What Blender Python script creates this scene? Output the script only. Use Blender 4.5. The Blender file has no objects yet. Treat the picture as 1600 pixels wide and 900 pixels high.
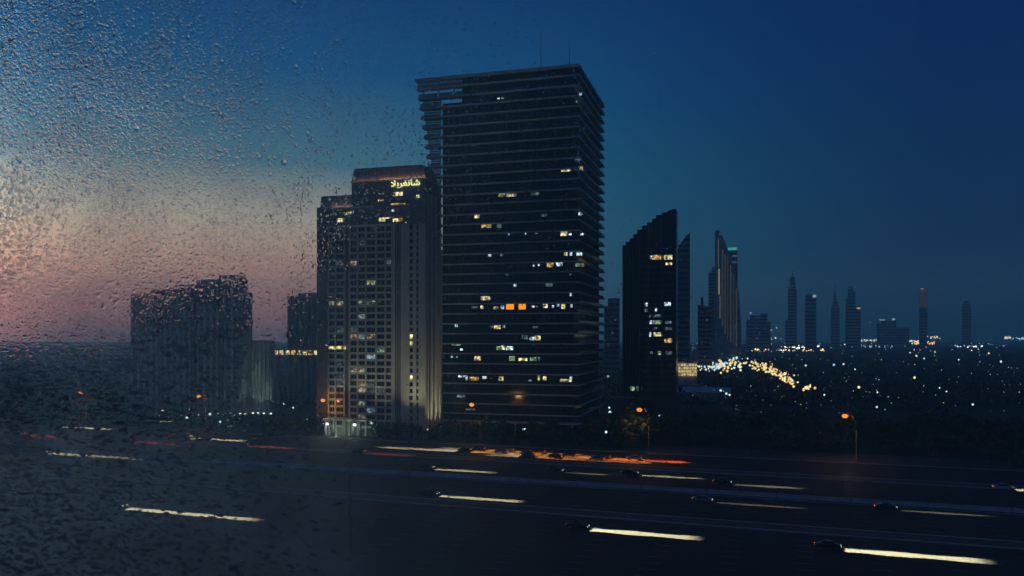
import bpy, math, random
import numpy as np
from mathutils import Vector, Matrix

random.seed(7)
rng = np.random.default_rng(7)
sc = bpy.context.scene
COL = sc.collection
D = bpy.data
FPX = 1267.0            # focal length in photograph pixels (1600 wide)
HOR = 525.0             # horizon row
CAM_H = 38.0

# ------------------------------------------------------------------ camera
cam = D.cameras.new("camera")
camo = D.objects.new("camera", cam)
COL.objects.link(camo)
camo.location = (0, 0, CAM_H)
camo.rotation_euler = (math.pi / 2, 0, 0)
cam.sensor_width = 36
cam.lens = 36 * FPX / 1600
cam.shift_y = 75.0 / 1600
cam.clip_start = 0.05
cam.clip_end = 60000
sc.camera = camo

# ------------------------------------------------------------------ exposure
sc.view_settings.view_transform = 'Standard'
sc.view_settings.look = 'None'
sc.view_settings.exposure = 0
sc.view_settings.gamma = 1
sc.render.engine = 'CYCLES'
cy = sc.cycles
cy.use_denoising = True
cy.max_bounces = 24
cy.diffuse_bounces = 2
cy.glossy_bounces = 3
cy.transmission_bounces = 24
cy.transparent_max_bounces = 24
cy.volume_bounces = 1
cy.sample_clamp_indirect = 1.0
cy.sample_clamp_direct = 6.0
cy.caustics_reflective = False
cy.caustics_refractive = True      # daylight reaches the misted pane through the drops
cy.use_light_tree = True

# ------------------------------------------------------------------ sky
SUN_AZ = math.radians(-58)       # sunset lies left of the view, measured from +Y
w = D.worlds.new("World")
sc.world = w
w.use_nodes = True
wn, wl = w.node_tree.nodes, w.node_tree.links
wn.clear()


def N(nt, t, **kw):
    n = nt.nodes.new(t)
    for k, v in kw.items():
        setattr(n, k, v)
    return n


def lin(r, g, b):
    f = lambda c: (c / 255 / 12.92) if c / 255 <= .04045 else ((c / 255 + .055) / 1.055) ** 2.4
    return (f(r), f(g), f(b), 1)


def ramp(nt, stops, interp='EASE'):
    r = N(nt, 'ShaderNodeValToRGB')
    cr = r.color_ramp
    cr.interpolation = interp
    while len(cr.elements) < len(stops):
        cr.elements.new(1)
    for e, (p, c) in zip(cr.elements, stops):
        e.position = p
        e.color = c
    return r


def math_node(nt, op, a, b=None, clamp=False):
    m = N(nt, 'ShaderNodeMath', operation=op)
    m.use_clamp = clamp
    for i, v in enumerate((a, b)):
        if v is None:
            continue
        if isinstance(v, (int, float)):
            m.inputs[i].default_value = v
        else:
            nt.links.new(v, m.inputs[i])
    return m.outputs[0]


wt = w.node_tree
tc = N(wt, 'ShaderNodeTexCoord')
sep = N(wt, 'ShaderNodeSeparateXYZ')
wl.new(tc.outputs['Generated'], sep.inputs[0])
x, y, z = sep.outputs
hl = math_node(wt, 'SQRT', math_node(wt, 'ADD', math_node(wt, 'MULTIPLY', x, x), math_node(wt, 'MULTIPLY', y, y)))
dotaz = math_node(wt, 'ADD', math_node(wt, 'MULTIPLY', x, math.sin(SUN_AZ)), math_node(wt, 'MULTIPLY', y, math.cos(SUN_AZ)))
ca = math_node(wt, 'DIVIDE', dotaz, math_node(wt, 'MAXIMUM', hl, 0.001))
glow = N(wt, 'ShaderNodeMapRange')
glow.interpolation_type = 'SMOOTHSTEP'
glow.inputs['From Min'].default_value = 0.05
glow.inputs['From Max'].default_value = 0.93
wl.new(ca, glow.inputs['Value'])
# colours against the sine of the elevation, in three directions
BR = 1.16


def sky_ramp(stops):
    return ramp(wt, [(p, tuple(v * BR for v in lin(*c)[:3]) + (1,)) for p, c in stops], 'LINEAR')


east = sky_ramp([(0.0, (10, 40, 58)), (0.05, (0, 36, 64)), (0.16, (0, 36, 82)), (0.34, (0, 30, 86)), (1.0, (0, 18, 56))])
mid = sky_ramp([(0.0, (70, 94, 100)), (0.05, (62, 104, 116)), (0.1, (50, 104, 120)), (0.17, (30, 94, 122)), (0.27, (8, 74, 118)), (0.40, (0, 48, 104)), (1.0, (0, 24, 66))])
west = sky_ramp([(0.0, (180, 112, 106)), (0.035, (280, 162, 132)), (0.075, (326, 216, 168)), (0.135, (262, 220, 184)), (0.20, (98, 134, 144)), (0.30, (16, 84, 132)), (0.40, (4, 58, 118)), (1.0, (0, 24, 68))])
zz = math_node(wt, 'MAXIMUM', z, 0.0)
for r_ in (east, mid, west):
    wl.new(zz, r_.inputs[0])
mxa = N(wt, 'ShaderNodeMix', data_type='RGBA')
wl.new(math_node(wt, 'MULTIPLY', glow.outputs[0], 2.0, True), mxa.inputs[0])
wl.new(east.outputs[0], mxa.inputs[6])
wl.new(mid.outputs[0], mxa.inputs[7])
mxb = N(wt, 'ShaderNodeMix', data_type='RGBA')
wl.new(math_node(wt, 'SUBTRACT', math_node(wt, 'MULTIPLY', glow.outputs[0], 2.0), 1.0, True), mxb.inputs[0])
wl.new(mxa.outputs[2], mxb.inputs[6])
wl.new(west.outputs[0], mxb.inputs[7])
# the sky keeps brightening towards the point where the sun went down
core = N(wt, 'ShaderNodeMapRange')
core.interpolation_type = 'SMOOTHSTEP'
core.inputs['From Min'].default_value = 0.80
core.inputs['From Max'].default_value = 1.0
wl.new(ca, core.inputs['Value'])
low = N(wt, 'ShaderNodeMapRange')
low.inputs['From Min'].default_value = 0.0
low.inputs['From Max'].default_value = 0.5
low.inputs['To Min'].default_value = 1.0
low.inputs['To Max'].default_value = 0.0
wl.new(zz, low.inputs['Value'])
boost = math_node(wt, 'ADD', 1.0, math_node(wt, 'MULTIPLY', math_node(wt, 'MULTIPLY', math_node(wt, 'POWER', core.outputs[0], 2.8), 13.0), low.outputs[0]))
bg = N(wt, 'ShaderNodeBackground')
wl.new(boost, bg.inputs[1])
wl.new(mxb.outputs[2], bg.inputs[0])
nish = N(wt, 'ShaderNodeTexSky', sky_type='NISHITA')
nish.sun_disc = False
nish.sun_elevation = math.radians(-2.0)
nish.sun_rotation = SUN_AZ
bg2 = N(wt, 'ShaderNodeBackground')
bg2.inputs[1].default_value = 0.003
wl.new(nish.outputs[0], bg2.inputs[0])
adds = N(wt, 'ShaderNodeAddShader')
wl.new(bg.outputs[0], adds.inputs[0])
wl.new(bg2.outputs[0], adds.inputs[1])
out = N(wt, 'ShaderNodeOutputWorld')
wl.new(adds.outputs[0], out.inputs[0])

# last light of the sun that has just gone down, low on the left
sun = D.lights.new("sun", 'SUN')
sun.energy = 0.03
sun.angle = math.radians(8)
sun.color = (1, .62, .5)
suno = D.objects.new("sun", sun)
COL.objects.link(suno)
suno.rotation_euler = Vector((-math.sin(SUN_AZ), -math.cos(SUN_AZ), -0.05)).to_track_quat('-Z', 'Y').to_euler()

# ------------------------------------------------------------------ helpers


def X(px, Y):
    return (px - 800) * Y / FPX


def Z(py, Y):
    return CAM_H + (HOR - py) * Y / FPX


def gY(py):
    return CAM_H * FPX / (py - HOR)


class MB:
    def __init__(s):
        s.v, s.f = [], []

    def box(s, x0, x1, y0, y1, z0, z1):
        n = len(s.v)
        s.v += [(x0, y0, z0), (x1, y0, z0), (x1, y1, z0), (x0, y1, z0), (x0, y0, z1), (x1, y0, z1), (x1, y1, z1), (x0, y1, z1)]
        s.f += [tuple(n + i for i in q) for q in ((0, 3, 2, 1), (4, 5, 6, 7), (0, 1, 5, 4), (1, 2, 6, 5), (2, 3, 7, 6), (3, 0, 4, 7))]
        return s

    def prism(s, pts, axis, a0, a1, pts2=None):
        """pts: 2-D outline; axis 'y' -> (x,z) outline extruded in y; 'z' -> (x,y) outline extruded in z; 'x' -> (y,z)"""
        n = len(s.v)
        m = len(pts)
        for a, pp in ((a0, pts), (a1, pts2 or pts)):
            for p in pp:
                s.v.append({'y': (p[0], a, p[1]), 'z': (p[0], p[1], a), 'x': (a, p[0], p[1])}[axis])
        s.f.append(tuple(n + i for i in range(m)))
        s.f.append(tuple(n + m + i for i in reversed(range(m))))
        for i in range(m):
            j = (i + 1) % m
            s.f.append((n + i, n + m + i, n + m + j, n + j))
        return s

    def tube(s, path, radii, seg=8):
        n = len(s.v)
        path = [Vector(p) for p in path]
        if not hasattr(radii, '__len__'):
            radii = [radii] * len(path)
        for i, p in enumerate(path):
            t = (path[min(i + 1, len(path) - 1)] - path[max(i - 1, 0)]).normalized()
            a = t.cross(Vector((0, 1, 0)) if abs(t.y) < .9 else Vector((1, 0, 0))).normalized()
            b = t.cross(a)
            for k in range(seg):
                q = 2 * math.pi * k / seg
                s.v.append(tuple(p + (a * math.cos(q) + b * math.sin(q)) * radii[i]))
        for i in range(len(path) - 1):
            for k in range(seg):
                k2 = (k + 1) % seg
                s.f.append((n + i * seg + k, n + i * seg + k2, n + (i + 1) * seg + k2, n + (i + 1) * seg + k))
        s.f.append(tuple(n + k for k in reversed(range(seg))))
        e = n + (len(path) - 1) * seg
        s.f.append(tuple(e + k for k in range(seg)))
        return s

    def ball(s, c, r, sc_=(1, 1, 1), seg=8, rings=5):
        n = len(s.v)
        s.v.append((c[0], c[1], c[2] + r * sc_[2]))
        for i in range(1, rings):
            t = math.pi * i / rings
            for k in range(seg):
                q = 2 * math.pi * k / seg
                s.v.append((c[0] + r * sc_[0] * math.sin(t) * math.cos(q), c[1] + r * sc_[1] * math.sin(t) * math.sin(q), c[2] + r * sc_[2] * math.cos(t)))
        s.v.append((c[0], c[1], c[2] - r * sc_[2]))
        last = len(s.v) - 1
        for k in range(seg):
            k2 = (k + 1) % seg
            s.f.append((n, n + 1 + k, n + 1 + k2))
            s.f.append((last, last - seg + k2, last - seg + k))
        for i in range(rings - 2):
            for k in range(seg):
                k2 = (k + 1) % seg
                a = n + 1 + i * seg
                s.f.append((a + k, a + seg + k, a + seg + k2, a + k2))
        return s

    def mesh(s, name, smooth=False):
        me = D.meshes.new(name)
        me.from_pydata(s.v, [], s.f)
        if smooth:
            me.shade_smooth()
        me.update()
        return me

    def build(s, name, mat, parent=None, smooth=False, bevel=0):
        me = s.mesh(name, smooth)
        me.materials.append(mat)
        return link(name, me, parent, bevel)


def link(name, me, parent=None, bevel=0):
    o = D.objects.new(name, me)
    COL.objects.link(o)
    if parent is not None:
        o.parent = parent
    if bevel:
        b = o.modifiers.new("bevel", 'BEVEL')
        b.width = bevel
        b.segments = 2
    return o


def tag(o, label=None, cat=None, group=None, kind=None):
    if label:
        o['label'] = label
    if cat:
        o['category'] = cat
    if group:
        o['group'] = group
    if kind:
        o['kind'] = kind
    return o


def empty(name, loc, rz, label, cat, group=None):
    o = D.objects.new(name, None)
    COL.objects.link(o)
    o.location = loc
    o.rotation_euler = (0, 0, rz)
    o.empty_display_size = .5
    return tag(o, label, cat, group)


def copy_tree(o, parent=None):
    c = o.copy()
    COL.objects.link(c)
    c.parent = parent
    for ch in list(o.children):
        if not ch.name.startswith(('headlamp_streak', 'taillamp_streak')):
            copy_tree(ch, c)
    return c


# ------------------------------------------------------------------ materials


def mat(name, col, rough=.7, metal=0, noise=0, nscale=1.0, spec=.5, bump=0, bscale=None, coords='Object', stretch=(1, 1, 1)):
    m = D.materials.new(name)
    m.use_nodes = True
    nt = m.node_tree
    p = nt.nodes['Principled BSDF']
    p.inputs['Roughness'].default_value = rough
    p.inputs['Metallic'].default_value = metal
    p.inputs['Specular IOR Level'].default_value = spec
    c = tuple(col) + (1,)
    p.inputs['Base Color'].default_value = c
    if noise or bump:
        t = N(nt, 'ShaderNodeTexCoord')
        mp = N(nt, 'ShaderNodeMapping')
        mp.inputs['Scale'].default_value = stretch
        nt.links.new(t.outputs[coords], mp.inputs[0])
    if noise:
        n = N(nt, 'ShaderNodeTexNoise')
        n.inputs['Scale'].default_value = nscale
        n.inputs['Detail'].default_value = 6
        nt.links.new(mp.outputs[0], n.inputs[0])
        r = ramp(nt, [(.3, tuple(v * (1 - noise) for v in col) + (1,)), (.7, tuple(min(1, v * (1 + noise)) for v in col) + (1,))], 'LINEAR')
        nt.links.new(n.outputs[0], r.inputs[0])
        nt.links.new(r.outputs[0], p.inputs['Base Color'])
    if bump:
        n2 = N(nt, 'ShaderNodeTexNoise')
        n2.inputs['Scale'].default_value = bscale or nscale * 4
        n2.inputs['Detail'].default_value = 4
        nt.links.new(mp.outputs[0], n2.inputs[0])
        b = N(nt, 'ShaderNodeBump')
        b.inputs['Strength'].default_value = bump
        b.inputs['Distance'].default_value = .05
        nt.links.new(n2.outputs[0], b.inputs['Height'])
        nt.links.new(b.outputs[0], p.inputs['Normal'])
    return m


def emit(name, col, strength, sample=False):
    m = D.materials.new(name)
    m.use_nodes = True
    nt = m.node_tree
    nt.nodes.clear()
    e = N(nt, 'ShaderNodeEmission')
    e.inputs[0].default_value = tuple(col) + (1,)
    e.inputs[1].default_value = strength
    o = N(nt, 'ShaderNodeOutputMaterial')
    nt.links.new(e.outputs[0], o.inputs[0])
    if not sample:
        m.cycles.emission_sampling = 'NONE'
    return m


def lit_glass(name, col, strength, scale=.75):
    """a lit room behind a window: lamps, curtains and furniture break the light up"""
    m = D.materials.new(name)
    m.use_nodes = True
    nt = m.node_tree
    nt.nodes.clear()
    t = N(nt, 'ShaderNodeTexCoord')
    n = N(nt, 'ShaderNodeTexNoise')
    n.inputs['Scale'].default_value = scale
    n.inputs['Detail'].default_value = 3
    nt.links.new(t.outputs['Object'], n.inputs[0])
    r = ramp(nt, [(.36, (.03, .03, .03, 1)), (.5, (.45, .45, .45, 1)), (.66, (1.5, 1.5, 1.5, 1))], 'LINEAR')
    nt.links.new(n.outputs[0], r.inputs[0])
    e = N(nt, 'ShaderNodeEmission')
    e.inputs[0].default_value = tuple(col) + (1,)
    nt.links.new(math_node(nt, 'MULTIPLY', r.outputs[0], strength), e.inputs[1])
    o = N(nt, 'ShaderNodeOutputMaterial')
    nt.links.new(e.outputs[0], o.inputs[0])
    m.cycles.emission_sampling = 'NONE'
    return m


M = dict(
    asphalt=mat('asphalt', (.022, .023, .025), .8, spec=.2, noise=.35, nscale=.08, bump=.3, bscale=1.2, coords='Object'),
    paver=mat('paver', (.06, .06, .062), .7, spec=.2, noise=.3, nscale=.3),
    earth=mat('earth', (.035, .037, .03), .95, noise=.5, nscale=.02, spec=.1),
    kerb=mat('kerb', (.3, .3, .29), .8, noise=.2, nscale=.5),
    barrier=mat('barrier', (.42, .4, .42), .8, noise=.2, nscale=.4),
    paint=mat('road_paint', (.17, .165, .15), .6, noise=.5, nscale=.7),
    slab=mat('slab_concrete', (.5, .51, .5), .7, noise=.2, nscale=.15),
    dglass=mat('dark_glass', (.012, .016, .02), .12, spec=.5),
    dwall=mat('dark_wall', (.06, .065, .07), .5, noise=.2, nscale=.1),
    louvre=mat('louvre_metal', (.24, .25, .26), .45, noise=.15, nscale=.2),
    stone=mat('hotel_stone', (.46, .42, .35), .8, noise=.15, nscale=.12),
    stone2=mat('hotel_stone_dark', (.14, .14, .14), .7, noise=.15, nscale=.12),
    roofcopper=mat('crown_metal', (.34, .25, .21), .5, noise=.2, nscale=.4),
    wglass=mat('window_glass', (.015, .02, .024), .1),
    greywall=mat('grey_wall', (.34, .35, .35), .8, noise=.2, nscale=.1),
    paleWall=mat('pale_wall', (.5, .5, .47), .8, noise=.2, nscale=.1),
    blackglass=mat('black_glass', (.02, .024, .03), .2),
    farwall=mat('far_wall', (.24, .24, .25), .7, noise=.3, nscale=.02),
    farmetal=mat('far_metal', (.3, .29, .28), .5, noise=.4, nscale=.05, stretch=(1, 1, 6)),
    steel=mat('galvanised_steel', (.35, .35, .34), .5, metal=.6),
    bark=mat('bark', (.06, .045, .03), .9),
    frame=mat('window_frame_metal', (.05, .05, .055), .4, metal=.7),
    interior=mat('dark_interior', (.03, .03, .03), .9),
    rubber=mat('tyre_rubber', (.015, .015, .015), .8),
    rim=mat('rim_metal', (.4, .4, .4), .3, metal=.8),
)
FOL = [mat('foliage_%s' % n, c, .8, noise=.4, nscale=.6, spec=.2) for n, c in (('a', (.035, .05, .022)), ('b', (.045, .06, .03)), ('c', (.03, .042, .025)))]
LITS = {k: lit_glass('room_' + k, c, st, 1.1) for k, c, st in (('w', (.85, .95, 1.0), .4), ('y', (1, .76, .4), .5), ('o', (1, .55, .2), .4), ('g', (.72, .95, .5), .35), ('d', (.7, .82, .9), .12), ('b', (.45, .65, 1), .4))}
LIT = dict(
    w=lit_glass('lit_white', (.9, .95, 1.0), 1.3), y=lit_glass('lit_warm', (1, .72, .34), 1.5), o=lit_glass('lit_amber', (1, .48, .13), 1.1),
    g=lit_glass('lit_green', (.72, .95, .5), .5), d=lit_glass('lit_dim', (.7, .82, .9), .22), b=lit_glass('lit_blue', (.45, .65, 1), .9),
    O=emit('lit_orange', (1, .24, .01), 1.6), t=emit('lit_teal', (.1, .75, .7), .55))

# ------------------------------------------------------------------ haze (closed box round camera and scene)


def haze_box():
    m = D.materials.new('haze')
    m.use_nodes = True
    nt = m.node_tree
    nt.nodes.clear()
    v = N(nt, 'ShaderNodeVolumePrincipled')
    v.inputs['Color'].default_value = (.16, .62, .9, 1)
    v.inputs['Density'].default_value = .00028
    v.inputs['Anisotropy'].default_value = .2
    o = N(nt, 'ShaderNodeOutputMaterial')
    nt.links.new(v.outputs[0], o.inputs['Volume'])
    b = MB().box(-3300, 4600, -40, 5400, -1.5, 420).build('haze', m)
    tag(b, kind='stuff')


# ------------------------------------------------------------------ ground and highway
g = MB().box(-3200, 4500, -30, 5300, -.5, 0).build('ground', M['earth'])
tag(g, kind='structure')
RD = Vector((-.944, .329, 0)).normalized()     # along the highway, to the left and away
RN = Vector((.329, .944, 0)).normalized()      # across the highway, away from the camera
RROT = math.atan2(-RD.y, -RD.x)                # local +x runs to the right in the picture


def road_strip(name, s0, s1, t0, t1, z0, z1, m, kind='structure', parent=None):
    """s across, t along (positive to the right)"""
    o = MB().box(t0, t1, s0, s1, z0, z1).build(name, m, parent)
    o.rotation_euler = (0, 0, RROT)
    if kind:
        o['kind'] = kind
    return o


T0, T1 = -900, 700
road_strip('near_service_road', 112, 166, T0, T1, .004, .008, M['asphalt'])
road_strip('verge', 166.6, 171.4, T0, T1, .004, .14, M['paver'])
road_strip('highway_near_carriageway', 172, 198, T0, T1, .004, .008, M['asphalt'])
road_strip('median_strip', 198.3, 201.7, T0, T1, .004, .13, M['paver'])
road_strip('highway_far_carriageway', 202, 230, T0, T1, .004, .008, M['asphalt'])
road_strip('far_verge', 230.6, 235.4, T0, T1, .004, .14, M['paver'])
road_strip('far_service_road', 236, 262, T0, T1, .004, .008, M['asphalt'])
road_strip('pavement', 262.4, 268, T0, T1, .004, .15, M['paver'])
road_strip('forecourt', 268.2, 283, -230, 60, .004, .02, M['paver'])
for a, b_ in ((166, 166.6), (171.4, 172), (198, 198.3), (201.7, 202), (230, 230.6), (235.4, 236), (262, 262.4)):
    road_strip('kerb', a, b_, T0, T1, 0, .16, M['kerb'])
mk = MB()
for s_ in (120, 124, 128, 132, 136, 140, 144, 148, 152, 156, 160, 176.3, 180.6, 185, 189.3, 193.6, 206.6, 211.3, 216, 220.6, 225.3, 240.3, 244.6, 249, 253.3, 257.6):
    t = T0
    while t < T1:
        mk.box(t, t + 3, s_ - .08, s_ + .08, .008, .014)
        t += 12
o = mk.build('lane_markings', M['paint'])
o.rotation_euler = (0, 0, RROT)
tag(o, kind='stuff')
for s_ in (165.4, 172.7, 197.3, 202.7, 229.3, 236.7, 261.3):
    road_strip('edge_line', s_ - .1, s_ + .1, T0, T1, .009, .013, M['paint'])

ba = empty('median_barrier', (RN * 200), RROT, 'long pale concrete barrier along the highway median', 'barrier')
pm = None
t = T0
prof = [(-.4, .13), (.4, .13), (.32, .35), (.14, .55), (.1, 1.05), (-.1, 1.05), (-.14, .55), (-.32, .35)]
bl = MB().prism(prof, 'x', -7.9, 7.9).mesh('barrier_block')
bl.materials.append(M['barrier'])
while t < T1 - 16:
    o = link('barrier_block', bl, ba)
    o.location = (t + 8, 0, 0)
    t += 16

# ------------------------------------------------------------------ slab tower
ROT = math.atan2(-.277, .961)


class Frame:
    """building frame: local x to the right along the front, local y away, origin on the front right corner"""

    def __init__(s, px, Y, name, label, cat='tower', rot=ROT):
        s.ox, s.oy, s.rot = X(px, Y), Y, rot
        s.e = empty(name, (s.ox, s.oy, 0), rot, label, cat)
        s.c, s.s = math.cos(rot), math.sin(rot)

    def lx(s, px, ly=0):
        """local x where picture column px meets the plane local y = ly"""
        k = (px - 800) / FPX
        # world X = ox + c*x - s*ly ; Y = oy + s*x + c*ly ; X = k Y
        return (k * (s.oy + s.c * ly) - s.ox + s.s * ly) / (s.c - k * s.s)

    def lz(s, py, x_, ly=0):
        Y = s.oy + s.s * x_ + s.c * ly
        return CAM_H + (HOR - py) * Y / FPX

    def ly_side(s, px, x_):
        k = (px - 800) / FPX
        # ox + c x - s y = k (oy + s x + c y)
        return (s.ox + s.c * x_ - k * (s.oy + s.s * x_)) / (k * s.c + s.s)


def lit_windows(F, items, ly, proud=.05):
    for it in items:
        px, py, w_, h_, k = it
        x0, x1 = F.lx(px - w_ / 2, ly), F.lx(px + w_ / 2, ly)
        zc = F.lz(py, (x0 + x1) / 2, ly)
        hz = h_ * (F.oy + F.s * x0) / FPX / 2
        wo = MB().box(x0, x1, ly - proud - .03, ly - .004, zc - hz, zc + hz).build('lit_window', LIT[k], F.e)


def slab_tower():
    F = Frame(905, 305, 'office_tower', 'tall dark tower ringed by projecting floor slabs, highest building in view')
    FH = 3.9
    top = F.lz(99, 0)
    nfl = 35
    bx0 = F.lx(692, 1.6)
    bx1, by1 = -2.4, 56.5
    zb = top - 3 * FH
    MB().box(bx0, bx1, 1.6, by1, 0, zb).build('glazed_core', M['dglass'], F.e)
    MB().box(F.lx(722, 1.6), bx1, 1.6, by1, zb, top - .9).build('upper_core', M['dglass'], F.e)
    slab = None
    zs0, zs1 = F.lz(395, -55), top
    for i in range(nfl):
        z1 = top - i * FH
        if z1 < 5:
            break
        f = max(0, min(1, (z1 - zs0) / (zs1 - zs0)))
        xl = bx0 - .9 + (F.lx(648) - bx0 + .9) * f
        th = 1.1 if i == 0 else .5
        xm = F.lx(722, 0) if i < 3 else bx0 - .9
        m = MB().box(xm, 0, 0, 58, z1 - th, z1)
        if xl < xm - .05:
            m.box(xl, xm - .002, 0, 3.6, z1 - th, z1)
        m.build('roof_slab' if i == 0 else 'floor_slab', M['slab'], F.e)
        # dark parapet under each sill line, set back behind the slab nose
        if i:
            m2 = MB()
            m2.box(bx0 + .4 if i > 2 else F.lx(724), -.4, .5, .62, z1 + .004, z1 + 1.0)
            m2.box(-.62, -.5, .7, 57.4, z1 + .004, z1 + 1.0)
            m2.build('balustrade', M['blackglass'], F.e)
        if f > .04 and i:
            MB().box(xl + .35, xm - .01, .5, .62, z1 + .004, z1 + (1.55 if i < 4 else .9)).build('end_parapet', M['louvre'], F.e)
        if i > 2 and f > .04:
            # infill louvres of the overhanging end
            for k in range(4):
                m3 = MB()
                zz_ = z1 + .25 + k * .85
                m3.box(xl + .7, bx0 - 1.0, 2.4, 2.7, zz_, zz_ + .62)
                m3.build('louvre', M['louvre'], F.e)
        elif i in (1, 2):
            for k in range(3):
                xx = F.lx(660 + 24 * k, 1)
                MB().box(xx, xx + .5, 1, 1.5, z1 + .004, z1 + FH - th - .004).build('end_post', M['slab'], F.e)
    # vertical mullions in front of the glass
    mu = MB()
    n = 22
    for k in range(n + 1):
        xx = bx0 + (bx1 - bx0) * k / n
        mu.box(xx - .07, xx + .07, 1.45, 1.598, .5, zb)
    for k in range(20):
        yy = 2 + k * 2.8
        mu.box(bx1 + .002, bx1 + .15, yy - .07, yy + .07, .5, zb)
    mu.build('mullions', M['dwall'], F.e)['kind'] = 'stuff'
    MB().box(bx0 - .7, bx0 - .1, .35, 1.5, 0, F.lz(390, bx0)).build('corner_pier', M['slab'], F.e)
    MB().box(F.lx(838, 8), F.lx(852, 8), 6, 10, top + .01, top + 1.6).build('roof_plant', M['dwall'], F.e)
    for px, t in ((845, 48), (890, 52)):
        x_ = F.lx(px, 8)
        zt = F.lz(t, x_, 8)
        m = MB().tube([(x_, 8, top + (1.6 if px < 860 else .0)), (x_, 8, top + 6), (x_, 8, zt)], [.16, .11, .05], 6)
        for q in range(4):
            m.box(x_ - .5, x_ + .5, 7.97, 8.03, top + 3 + q * 1.8, top + 3.06 + q * 1.8)
        m.build('antenna_mast', M['dwall'], F.e)
    for px in (668, 700, 730):     # roof rails at the open left end
        x_ = F.lx(px, 2)
        MB().box(x_, x_ + .3, .3, 3.4, top - 1.7, top - 1.104).build('roof_beam', M['slab'], F.e)
    L = [(779, 157, 4, 8, 'w'), (785, 157, 4, 8, 'w'), (873, 150, 9, 3, 'd'), (882, 149, 8, 5, 'w'), (899, 147, 6, 4, 'w'), (907, 147, 5, 4, 'w'),
         (731, 226, 14, 3, 'y'), (740, 225, 6, 5, 'w'), (753, 224, 12, 4, 'y'), (903, 249, 9, 6, 'd'), (885, 265, 16, 6, 'y'), (900, 264, 6, 5, 'd'), (908, 263, 6, 6, 'y'),
         (784, 304, 10, 6, 'y'), (799, 305, 15, 4, 'y'), (836, 303, 12, 4, 'd'), (745, 337, 8, 8, 'y'), (760, 353, 15, 6, 'o'), (780, 353, 7, 6, 'd'), (795, 366, 3, 4, 'b'),
         (822, 365, 3, 4, 'w'), (838, 364, 5, 3, 'd'), (881, 365, 10, 7, 'y'), (891, 366, 4, 3, 'w'), (909, 366, 5, 3, 'w'), (907, 334, 6, 5, 'w'), (850, 336, 10, 4, 'd'),
         (765, 399, 5, 4, 'w'), (784, 399, 5, 3, 'd'), (884, 397, 5, 5, 'y'), (892, 397, 4, 5, 'w'), (905, 397, 9, 5, 'w'), (834, 415, 3, 3, 'w'), (842, 414, 3, 3, 'w'),
         (860, 414, 11, 7, 'o'), (874, 413, 10, 6, 'w'), (906, 414, 13, 5, 'g'), (793, 429, 5, 3, 'd'), (892, 428, 4, 4, 'd'), (805, 446, 4, 4, 'w'), (858, 445, 11, 5, 'd'),
         (892, 460, 3, 5, 'w'), (758, 466, 14, 6, 'y'), (766, 466, 3, 4, 'd'), (742, 480, 10, 3, 'd'), (753, 480, 4, 5, 'y'), (775, 481, 7, 4, 'y'), (785, 480, 5, 6, 'b'),
         (797, 479, 12, 9, 'O'), (816, 479, 11, 9, 'O'), (833, 479, 4, 3, 'w'), (839, 479, 3, 2, 'd'), (852, 478, 7, 6, 'y'), (864, 479, 3, 4, 'w'), (872, 477, 4, 4, 'b'),
         (880, 479, 6, 7, 'y'), (893, 478, 3, 5, 'w'), (713, 509, 4, 4, 'w'), (768, 511, 5, 4, 'd'), (777, 511, 10, 6, 'y'), (787, 510, 4, 4, 'w'), (837, 512, 9, 4, 'd'),
         (820, 527, 9, 6, 'd'), (831, 529, 7, 5, 'w'), (840, 528, 9, 7, 'y'), (713, 538, 14, 4, 'g'), (721, 546, 4, 3, 'w'), (780, 544, 8, 6, 'g'), (786, 543, 5, 7, 'y'), (796, 544, 11, 6, 'w'),
         (746, 560, 10, 7, 'y'), (706, 557, 3, 3, 'w'), (714, 558, 3, 3, 'd'), (800, 560, 9, 7, 'g'), (817, 562, 14, 5, 'y'), (833, 561, 10, 6, 'g'), (842, 561, 3, 6, 'd'),
         (723, 588, 14, 3, 'w'), (729, 591, 3, 6, 'w'), (741, 592, 14, 6, 'o'), (757, 590, 6, 4, 'w'), (783, 592, 7, 8, 'y'), (828, 595, 5, 4, 'd'), (842, 591, 3, 8, 'y'),
         (851, 591, 5, 6, 'y'), (884, 595, 18, 5, 'y'), (892, 591, 4, 5, 'w'), (720, 619, 12, 4, 'd'), (735, 640, 14, 3, 'd')]
    lit_windows(F, L, 1.45)
    # the one lit bay round the corner
    z_ = F.lz(157, 0, 2)
    m = MB().prism([(4, z_ + 1.6), (5, z_ + 1.6), (9, z_ - 1.9), (8, z_ - 1.9)], 'x', bx1 + .16, bx1 + .2)
    m.build('lit_window', LIT['w'], F.e)
    # pale ground floor lamps
    for px, py in ((757, 670), (819, 671)):
        x_ = F.lx(px, -2)
        MB().box(x_ - .55, x_ + .55, -2.3, -1.9, F.lz(py, x_, -2) - .35, F.lz(py, x_, -2) + .35).build('entrance_lamp', emit('white_lamp', (.9, 1, 1), 2.2), F.e)
    MB().box(bx0 - 2, 1, -2.6, 1.4, 4.6, 5.2).build('entrance_canopy', M['slab'], F.e)
    for k in range(8):
        x_ = bx0 + 1 + k * 7.4
        MB().box(x_, x_ + .5, -2, -1.5, 0, 4.596).build('canopy_column', M['slab'], F.e)
    return F


slab_tower()


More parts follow.
